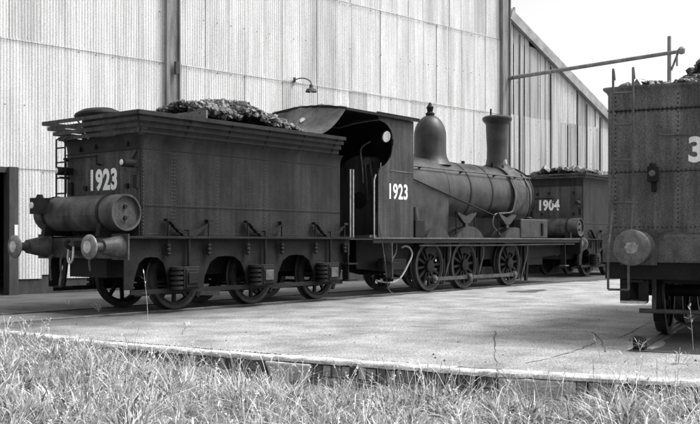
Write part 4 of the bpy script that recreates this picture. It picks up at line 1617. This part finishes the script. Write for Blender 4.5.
def sheet_with_holes(outer_half, holes, x0, x1):
    """cab front: a fan of quads from each round hole out to a square, the rest as plain boxes"""
    b = MB()
    for cy, cz, r_, hs in holes:
        n = 24
        inner_ = ring_poly(cy, cz, r_, n)
        outer_ = []
        for i in range(n):
            g = 2 * math.pi * i / n
            c, s_ = math.cos(g), math.sin(g)
            k = hs / max(abs(c), abs(s_))
            outer_.append((cy + c * k, cz + s_ * k))
        vv = [(x0, a, c) for a, c in inner_] + [(x0, a, c) for a, c in outer_] + [(x1, a, c) for a, c in inner_] + [(x1, a, c) for a, c in outer_]
        ff = []
        for i in range(n):
            j = (i + 1) % n
            ff += [(i, j, n + j, n + i), (2 * n + i, 3 * n + i, 3 * n + j, 2 * n + j), (i, 2 * n + i, 2 * n + j, j)]
        b.add(vv, ff)
    return b


HS = 0.2
b = sheet_with_holes(None, [(-0.36, 3.73, 0.135, HS)], 7.9, 7.93)
b.box(7.9, 7.93, -1.088, 1.088, 1.33, 3.53)
b.box(7.9, 7.93, -1.088, 1.088, 3.93, 4.03)
b.box(7.9, 7.93, -1.088, -0.56, 3.53, 3.93)
b.box(7.9, 7.93, -0.16, 1.088, 3.53, 3.93)
b.prism([(-1.085, 4.032), (1.085, 4.032)] + [(1.085 - 2.17 * i / 12, 4.0 + 0.13 * (1 - ((1.085 - 2.17 * i / 12) / 1.22) ** 2)) for i in range(13)][1:-1], 7.9, 7.93, 'x')
cf = LB(b, 'cab_front', M_FRAME, False)
M_GLASS = bpy.data.materials.new('dirty_glass')
M_GLASS.use_nodes = True
_n, _l = M_GLASS.node_tree.nodes, M_GLASS.node_tree.links
_n.clear()
_o = _n.new('ShaderNodeOutputMaterial')
_t = _n.new('ShaderNodeBsdfTransparent')
_t.inputs[0].default_value = (0.85, 0.85, 0.85, 1)
_d = _n.new('ShaderNodeBsdfGlossy')
_d.inputs['Roughness'].default_value = 0.1
_x = _n.new('ShaderNodeMixShader')
_x.inputs[0].default_value = 0.1
_l.new(_t.outputs[0], _x.inputs[1])
_l.new(_d.outputs[0], _x.inputs[2])
_l.new(_x.outputs[0], _o.inputs[0])
for y in (-0.36,):
    LB(MB().prism(ring_poly(y, 3.73, 0.135), 7.91, 7.918, 'x'), 'window_pane', M_GLASS, False, cf)
    LB(MB().lathe([(0.135, -0.02), (0.16, -0.02), (0.16, 0.0), (0.135, 0.0)], (7.9, y, 3.73), (1, 0, 0), 24, False, False), 'window_rim', M_DUST, True, cf)
# roof, arched
nseg = 18
out_, in_ = [], []
for i in range(nseg + 1):
    y = -1.22 + 2.44 * i / nseg
    z = 4.05 + 0.13 * (1 - (y / 1.22) ** 2)
    out_.append((y, z + 0.02))
    in_.append((y, z - 0.035))
LB(MB().prism(out_ + in_[::-1], 5.32, 8.06, 'x'), 'cab_roof', M_FRAME, True, angle=25)
for sgn in (-1, 1):
    LB(MB().tube([(6.4, sgn * 1.21, 4.085), (8.04, sgn * 1.21, 4.085)], 0.018, 6), 'gutter', M_FRAME)
# canvas storm sheet hanging from the rear of the roof over the tender front
NX, NY = 10, 24
vv = []
for j in range(NY + 1):
    y = -1.2 + 2.4 * j / NY
    for i in range(NX + 1):
        t = i / NX
        z0 = 4.085 + 0.13 * (1 - (y / 1.22) ** 2)
        z1 = 3.42 + 0.1 * (1 - (y / 1.22) ** 2)
        z = z0 + (z1 - z0) * t - 0.10 * math.sin(math.pi * t) + 0.012 * math.sin(9 * y + 6 * t) + 0.01 * math.sin(23 * y - 4 * t)
        x = 5.36 - 0.62 * t - 0.05 * math.sin(math.pi * t) * math.cos(5 * y)
        ysc = 1 - 0.22 * t ** 1.5
        vv.append((x, y * ysc, z))
k = NX + 1
ff = [(j * k + i, j * k + i + 1, (j + 1) * k + i + 1, (j + 1) * k + i) for j in range(NY) for i in range(NX)]
cv = MB()
cv.add(vv, ff)
cvo = LB(cv, 'canvas_sheet', M_CANVAS, True, angle=80)
sm = cvo.modifiers.new('thick', 'SOLIDIFY')
sm.thickness = 0.012
q = vv[(11) * k + 4]
pb = MB()
for i in range(3, 6):
    pass
q = Vector(vv[10 * k + 4])
du = (Vector(vv[11 * k + 4]) - q).normalized()
dv = (Vector(vv[10 * k + 5]) - q).normalized()
nn_ = dv.cross(du).normalized()
if nn_.z < 0:
    nn_ = -nn_
pb.add([tuple(q + nn_ * 0.02 + du * 0.07 * math.cos(a_) * f_ + dv * 0.08 * math.sin(a_) * f_) for a_, f_ in ((0, 1), (0.9, .8), (1.7, 1.1), (2.6, .7), (3.5, 1), (4.5, .8), (5.4, 1.1))], [tuple(range(7))])
LB(pb, 'canvas_patch', M_PALE, False, cvo)
# inside the cab
LB(MB().prism([(-0.66, 1.4), (0.66, 1.4)] + arc(0, 2.6, 0.66, 0, math.pi, 16), 7.3, 7.9, 'x'), 'backhead', M_CAB)
LB(MB().lathe([(0.2, 0), (0.2, 0.03)], (7.28, 0, 2.2), (1, 0, 0), 18), 'fire_door', M_FRAME)
LB(MB().bar((7.2, -0.35, 2.2), (6.9, -0.5, 3.0), 0.03, 0.03), 'regulator_lever', M_DUST, False)
LB(MB().cyl((7.28, -0.3, 3.1), (7.18, -0.3, 3.1), 0.09, n=16), 'pressure_gauge', M_DUST)
LB(MB().box(6.3, 7.9, -1.08, 1.08, 1.327, 1.38), 'cab_floor', M_TIMBER, False)
LB(MB().tube([(6.44, -1.1, 1.33), (6.44, -1.1, 2.6), (6.5, -1.1, 2.72)], 0.017, 8), 'handrail', M_HAND)
LB(MB().tube([(6.95, -0.9, 3.02), (6.95, -0.9, 2.4)], 0.014, 8), 'handrail', M_HAND)
# steps and injector pipes below the cab
LB(MB().bar((6.95, -1.12, 1.2), (6.95, -1.14, 0.4), 0.2, 0.025, up=(1, 0, 0)), 'step_hanger', M_DUST, False)
for z in (0.4, 0.75):
    LB(MB().box(6.78, 7.12, -1.32, -1.08, z, z + 0.03), 'step', M_FRAME, False)
LB(MB().tube(smooth_path([(7.62, -1.0, 1.09), (7.72, -1.03, 1.13), (7.88, -1.05, 1.08), (7.95, -1.06, 0.92), (7.8, -1.06, 0.7), (7.56, -1.06, 0.45), (7.35, -1.06, 0.34), (7.1, -1.06, 0.3), (6.6, -1.06, 0.36)], 5), 0.022, 8), 'injector_pipe', M_PIPE)
LB(MB().tube(smooth_path([(7.35, -1.04, 1.2), (7.33, -1.05, 1.0), (7.2, -1.05, 0.85), (7.05, -1.05, 0.75)], 4), 0.022, 8), 'feed_pipe', M_DUST)
LB(MB().tube(smooth_path([(6.56, -1.15, 1.6), (6.66, -1.16, 1.2), (6.78, -1.16, 0.7), (6.84, -1.16, 0.33), (6.9, -1.17, 0.15), (7.05, -1.2, 0.06), (7.3, -1.22, 0.05)], 5), 0.012, 6), 'hose', M_DUST)
LB(MB().tube([(8.2, -1.1, 1.14), (12.0, -1.1, 1.14), (16.5, -1.1, 1.16)], 0.022, 8), 'train_pipe', M_DUST)
for cx_ in (9.75, 11.35, 13.75):
    LB(MB().tube(smooth_path([(cx_ - 0.05, -0.98, 1.29), (cx_, -0.96, 0.9), (cx_ - 0.04, -0.86, 0.45), (cx_ - 0.08, -0.8, 0.14)], 4), 0.026, 8), 'sand_pipe', M_DUST)
    LB(MB().bar((cx_ + 0.12, -0.8, 1.25), (cx_ + 0.1, -0.8, 0.3), 0.07, 0.05), 'brake_hanger', M_FRAME, False)
LB(MB().box(9.3, 13.9, -0.7, -0.66, 0.2, 0.28), 'brake_rod', M_FRAME, False)
LB(MB().tube(smooth_path([(7.27, -0.45, 1.5), (7.22, -0.5, 2.2), (7.22, -0.42, 2.9), (7.27, -0.3, 3.2)], 4), 0.022, 8), 'cab_pipe', M_DUST)
LB(MB().tube(smooth_path([(7.27, -0.15, 2.6), (7.2, -0.18, 3.0), (7.25, -0.1, 3.4), (7.6, -0.1, 3.6)], 4), 0.018, 8), 'cab_pipe', M_PIPE)
LB(MB().box(6.9, 7.3, -1.05, -0.75, 1.38, 1.9), 'seat_box', M_TIMBER, False)
LB(MB().box(7.0, 7.9, -0.95, -0.75, 0.55, 0.85), 'injector', M_FRAME, False, bevel=0.04)
LB(MB().box(5.7, 6.3, -0.5, 0.5, 0.8, 1.05), 'drag_box', M_FRAME, False)
# front beam and buffers
bm = LB(MB().box(16.7, 16.76, -1.2, 1.2, 0.85, 1.33), 'buffer_beam', M_FRAME, False)
for y in (-1.0, 1.0):
    o = buffer_obj(lc, 16.76 - OFF.x, y, 1.15, 1, 0.5)
LB(MB().bar((16.3, -1.05, 1.326), (16.3, -1.05, 1.5), 0.1, 0.06), 'lamp_iron', M_FRAME, False)
for sgn in (-1, 1):
    LB(MB().bar((15.8, sgn * 1.05, 1.2), (15.8, sgn * 1.08, 0.5), 0.16, 0.025, up=(1, 0, 0)), 'step_hanger', M_FRAME, False)
    LB(MB().box(15.68, 15.92, min(sgn * 1.0, sgn * 1.2), max(sgn * 1.0, sgn * 1.2), 0.5, 0.53), 'step', M_DUST, False)
    LB(MB().bar((14.2, sgn * 0.76, 1.2), (14.05, sgn * 0.76, 0.12), 0.06, 0.1), 'guard_iron', M_FRAME, False)
    for ax in DRV:
        b = MB().prism(arc(ax, 0.635, 0.645, R(-40), R(15), 8) + arc(ax, 0.635, 0.72, R(15), R(-40), 8), sgn * 0.76 - 0.05, sgn * 0.76 + 0.05, 'y')
        b.bar((ax + 0.72, sgn * 0.76, 0.6), (ax + 0.76, sgn * 0.76, 1.25), 0.04, 0.06)
        LB(b, 'brake_block', M_FRAME, False)

# ------------------------------------------------------------------ tender 1904 beyond
ANG4 = TH - R(36)
c4 = Vector((20.063, 0.275))
ax4 = Vector((math.cos(ANG4), math.sin(ANG4)))
ly4 = Vector((-ax4.y, ax4.x))
o4 = c4 + ly4 * 1.06
t4 = thing('tender', 'black tender numbered 1904 standing beyond the front of the 1923 engine', 'tender', (o4.x, o4.y, 0), ANG4)
tender(t4, '1904', False, ztop=3.4, number_y=0.17, number_z=2.3)
coal_heap('coal_heap', 'low heap of coal on top of the 1904 tender', 900, lambda x, y: 3.72 - 0.1 * y * y + 0.05 * math.sin(4 * x + 2 * y), (0.3, 5.0), (-1.0, 1.0), (0.06, 0.13), (o4.x, o4.y, 0), ANG4)

# ------------------------------------------------------------------ big tender at the right
t3 = thing('tender', 'large riveted tender at the right edge, its ladder and big white 3 showing', 'tender', (O3[0], O3[1], 0), ANG3)
M_BIG = mat('dusty_tender_grey', 0.045, 0.125, 0.6, 2.2, 60, 0.5, 0.15, stretch=(1, 1, 0.4), rough_var=0.12, streak=0.7, buckle=0.5)
HW = 1.3
rings = []
for z, off in ((1.35, 0), (3.08, 0), (3.12, 0.02), (3.15, 0.06), (3.175, 0.065), (3.175, 0.02), (3.1, -0.02)):
    rings.append([(x, y, z) for x, y in rrect(-off, 7.2 + off, -HW - off, HW + off, 0.05 + max(0, off))])
tk = loft(rings).build('tank', M_BIG, t3)
rv = MB()
for z in (2.89, 2.855, 2.12, 1.42):
    rv.rivets((0, -HW + 0.06, z), (0, HW - 0.06, z), 0.055, (-1, 0, 0), 0.014)
for y in (-1.24, -1.2, -0.45, 0.45, 1.2, 1.24):
    rv.rivets((0, y, 1.42), (0, y, 3.05), 0.055, (-1, 0, 0), 0.014)
for sgn in (-1, 1):
    for z in (1.42, 2.12, 2.89):
        rv.rivets((0.05, sgn * HW, z), (7.1, sgn * HW, z), 0.07, (0, sgn, 0), 0.013)
rv.build('rivets', M_RIVET, tk, True, 60, stuff=True)
MB().box(-0.012, 0, -HW + 0.03, HW - 0.03, 2.865, 2.88).build('seam_strip', M_FRAME, tk, False)
MB().box(-0.012, 0, -HW + 0.03, HW - 0.03, 2.10, 2.105).build('seam_strip', M_FRAME, tk, False)
text_part('running_number', '3', M_WHITE, tk, (-0.002, 0.245, 2.20), (0, -1, 0), (0, 0, 1), 0.32, 0.95, 0.035, 1.0, 0.004)
MB().box(-0.25, 7.5, -1.33, 1.33, 1.30, 1.345).build('footplate', M_DUST, t3, False, bevel=0.005)
bm = MB().box(-0.31, -0.25, -1.3, 1.3, 0.985, 1.32).build('buffer_beam', M_DUST, t3, False, bevel=0.008)
rv = MB()
for z in (1.02, 1.285):
    rv.rivets((-0.31, -1.25, z), (-0.31, 1.25, z), 0.11, (-1, 0, 0), 0.018)
rv.build('rivets', M_BIG, bm, True, 60, stuff=True)
MB().box(-0.25, -0.1, -1.28, 1.28, 0.78, 0.985).build('drag_beam', M_FRAME, t3, False)
for y in (-0.87, 0.87):
    buffer_obj(t3, -0.31, y, 1.17, -1, 0.55, 0.21, 0.35, M_BUFD)
# ladder
b = MB()
for y in (0.96, 1.20):
    b.tube(smooth_path([(-0.06, y, 3.26), (-0.13, y, 3.36), (-0.16, y, 3.28), (-0.15, y, 2.4), (-0.16, y, 1.75), (-0.3, y, 1.42), (-0.46, y, 1.2), (-0.5, y, 0.95), (-0.5, y, 0.66)], 4), 0.015, 8)
ld = b.build('ladder', M_DUST, t3)
for x, z in ((-0.15, 3.08), (-0.15, 2.69), (-0.155, 2.25), (-0.2, 1.72), (-0.5, 0.66)):
    MB().cyl((x, 0.96, z), (x, 1.20, z), 0.014, n=8).build('rung', M_DUST, ld)
# handle, lamp, steps
MB().tube(smooth_path([(0.0, 0.66, 2.66), (-0.05, 0.66, 2.62), (-0.06, 0.655, 2.55), (-0.06, 0.28, 2.54), (-0.05, 0.275, 2.61), (0.0, 0.275, 2.65)], 3), 0.014, 8).build('hand_grip', M_DUST, t3)
b = MB()
b.box(-0.2, -0.06, 0.67, 0.79, 1.97, 2.16)
b.box(-0.06, 0.0, 0.70, 0.76, 1.85, 2.12)
b.lathe([(0.05, 2.16), (0.04, 2.2)], (-0.13, 0.73, 0), (0, 0, 1), 10)
lo = b.build('marker_lamp', M_FRAME, t3, False, bevel=0.01)
MB().lathe([(0.04, 0.0), (0.03, 0.015), (0.004, 0.02)], (-0.2, 0.73, 2.07), (-1, 0, 0), 14, False).build('lens', M_DUST, lo)
for y in (0.12, -0.4):
    MB().box(-0.05, 0, y - 0.04, y + 0.04, 1.9, 1.98).build('clip', M_FRAME, t3, False)
b = MB()
b.bar((-0.12, 1.06, 0.985), (-0.12, 1.06, 0.5), 0.04, 0.12)
b.bar((-0.12, 0.84, 0.985), (-0.12, 0.84, 0.5), 0.04, 0.12)
b.build('step_hanger', M_FRAME, t3, False)
MB().box(-0.26, -0.02, 0.80, 1.10, 0.48, 0.51).build('step', M_STEEL, t3, False)
MB().box(-0.24, -0.02, 0.82, 1.08, 0.74, 0.77).build('step', M_FRAME, t3, False)
# frames and wheels
for sgn in (-1, 1):
    MB().prism([(-0.25, 1.3), (-0.25, 0.8), (0.3, 0.5), (1.6, 0.5), (2.0, 0.85), (2.4, 0.5), (3.6, 0.5), (4.2, 0.85), (4.6, 0.5), (5.8, 0.5), (7.3, 0.8), (7.3, 1.3)], sgn * 1.0 - 0.015, sgn * 1.0 + 0.015, 'y').build('frame_plate', M_FRAME, t3, False)
    for x in (1.0, 3.0, 5.2):
        wheel_obj(0.56, 9, t3, (x, sgn * 0.75, 0.59), sgn)
        ya, yb = sorted((sgn * 1.02, sgn * 1.2))
        MB().box(x - 0.17, x + 0.17, ya, yb, 0.42, 0.78).build('axlebox', M_FRAME, t3, False, bevel=0.015)
for x in (1.0, 3.0, 5.2):
    MB().cyl((x, -1.0, 0.59), (x, 1.0, 0.59), 0.075, n=14).build('axle', M_WHEEL, t3)
MB().box(0.05, 7.0, -0.6, 0.6, 0.72, 1.3).build('well_tank', M_FRAME, t3, False)
MB().cyl((0.28, -0.95, 0.36), (0.28, 0.95, 0.36), 0.03, n=10).build('brake_beam', M_DUST, t3)
MB().bar((0.28, 0.77, 0.36), (0.34, 0.77, 1.0), 0.05, 0.06).build('brake_hanger', M_DUST, t3, False)
b = MB()
b.prism(arc(1.0, 0.59, 0.575, R(160), R(215), 8) + arc(1.0, 0.59, 0.65, R(215), R(160), 8), 0.7, 0.8, 'y')
b.build('brake_block', M_FRAME, t3, False)
b = MB()
b.tube(smooth_path([(-0.33, 0.1, 1.1), (-0.45, 0.1, 0.95), (-0.42, 0.1, 0.55)], 5), 0.03, 8)
b.build('hose_pipe', M_FRAME, t3)
# coal bunker plate on top
b = MB()
b.prism([(0.36, 3.1), (0.36, 3.48), (0.25, 3.58), (-0.4, 3.62), (-1.2, 3.58), (-1.25, 3.1)], 0.9, 0.93, 'x')
b.build('coal_plate', M_FRAME, t3, False)
MB().box(0.932, 4.1, -1.22, 0.3, 3.1, 3.5).build('coal_bunker', M_FRAME, t3, False)


def fz3(x, y):
    e = 3.13 + 0.12 * math.exp(-((y - 0.85) / 0.3) ** 2) + 0.58 / (1 + math.exp((y - 0.36) / 0.09))
    if x < 0.85:
        e = min(e, 3.18 + 0.2 * x + 0.08 * math.exp(-((y - 0.85) / 0.3) ** 2))
    if y < -0.8:
        e -= 0.9 * (-0.8 - y)
    return e + 0.03 * math.sin(7 * x + 5 * y)


coal_heap('coal_heap', 'coal showing over the top edge of the right-hand tender', 2600, fz3, (0.3, 4.0), (-1.2, 1.2), (0.03, 0.075), (O3[0], O3[1], 0), ANG3)

# wheel stop at the end of the short rail
bp = w3(-1.02, 0.75)
ws = thing('wheel_stop', 'small dark iron block at the end of the short rail', 'wheel stop', (bp[0], bp[1], 0), ANG3)
b = MB()
b.prism([(-0.1, 0.0), (0.09, 0.0), (0.09, 0.05), (0.02, 0.15), (-0.06, 0.17), (-0.1, 0.12)], -0.065, 0.065, 'y')
b.build('block', M_FRAME, ws, False, bevel=0.012)
MB().box(-0.13, 0.12, -0.1, 0.1, 0.0, 0.012).build('base_plate', M_DUST, ws, False)


# ------------------------------------------------------------------ weeds
def stalk(px, py, h, lean_px, label, n_leaf=5, z=0.0, group=None, spread=0.12, many=1):
    x, y = ground_at(px, py, z)
    t = thing('weed', label, 'weed', (x, y, z), 0, group)
    for k in range(many):
        ln = lean_px + (random.uniform(-spread, spread) if many > 1 else 0)
        hh = h * (random.uniform(0.6, 1.0) if k else 1.0)
        fy = random.uniform(-spread, spread) * 0.5
        pth = [(RX * ln * t_ ** 1.6 + VX * fy * t_, RY * ln * t_ ** 1.6 + VY * fy * t_, hh * t_) for t_ in (0, .2, .4, .6, .8, 1)]
        MB().tube(pth, [0.004, 0.004, 0.0035, 0.003, 0.003, 0.002], 5).build('stem', M_WEED, t)
        lf = MB()
        for i in range(n_leaf):
            u = random.uniform(0.25, 1.0)
            a = random.uniform(0, 6.28)
            i0 = min(int(u * 5), 4)
            c = Vector(pth[i0]).lerp(Vector(pth[i0 + 1]), u * 5 - i0)
            L = random.uniform(0.05, 0.14)
            d = Vector((math.cos(a), math.sin(a), random.uniform(0.1, 0.9))).normalized()
            s_ = d.cross(Vector((0, 0, 1))).normalized() * random.uniform(0.004, 0.009)
            lf.add([c, c + d * L * 0.5 + s_, c + d * L, c + d * L * 0.5 - s_], [(0, 1, 2, 3)])
        lf.build('leaves', M_WEED, t, False)
    return t


stalk(148, 322, 0.78, -0.06, 'tall thin weed stalk standing in front of the rear tender wheel', 9)
stalk(99, 312, 0.16, -0.05, 'pale tuft of grass beside the far rear tender wheel', 5, many=9)
stalk(68, 308, 0.14, 0.03, 'small pale grass tuft on the apron left of the tender', 4, many=5)
stalk(640, 352, 0.02 + 0.1, 0.05, 'short dry weed by the iron wheel stop', 4, many=3)
stalk(612, 381, 0.42, 0.22, 'pale stalk leaning right across the apron edge toward the wheel stop', 3, z=-0.3)
stalk(604, 384, 0.55, -0.12, 'tall pale stalk leaning left over the right part of the coping', 4, z=-0.3)
stalk(694, 372, 0.75, -0.05, 'tall bright seeding weed in front of the right-hand tender wheel', 16, z=-0.25)
stalk(676, 383, 0.35, 0.1, 'bushy pale weed at the apron edge under the right-hand tender', 7, z=-0.2, many=8)
stalk(640, 384, 0.26, -0.1, 'low pale weed overhanging the coping right of the concrete face', 6, z=-0.2, many=7)
stalk(560, 381, 0.3, 0.16, 'dry weed bending over the pale concrete face', 5, z=-0.3, many=4)
stalk(250, 360, 0.32, -0.1, 'weed growing up against the bricks left of the broken concrete', 6, z=-0.3, many=5)
stalk(182, 334, 0.03 + 0.12, 0.02, 'tiny weed in the apron joint below the tender', 3, many=4)
# weeds in the joint behind the coping
b = MB()
V = []
s = kerb_s_of_px(95)
e = kerb_s_of_px(405)
while s < e:
    p, d, nrm = kerb_at(s)
    c = Vector((p.x + nrm.x * (COPE_W + 0.02), p.y + nrm.y * (COPE_W + 0.02), -0.01))
    for i in range(3):
        a = random.uniform(0, 6.28)
        L = random.uniform(0.004, 0.02)
        q = c + Vector((math.cos(a) * 0.02, math.sin(a) * 0.02, L))
        w = Vector((d.x, d.y, 0)) * 0.02
        b.add([c - w, c + w, q], [(0, 1, 2)])
    s += random.uniform(0.01, 0.05)
o = b.build('joint_moss', M_TIMBER, None, False, stuff=True)
tag(o, 'dark moss and weeds in the joint behind the coping', 'moss')
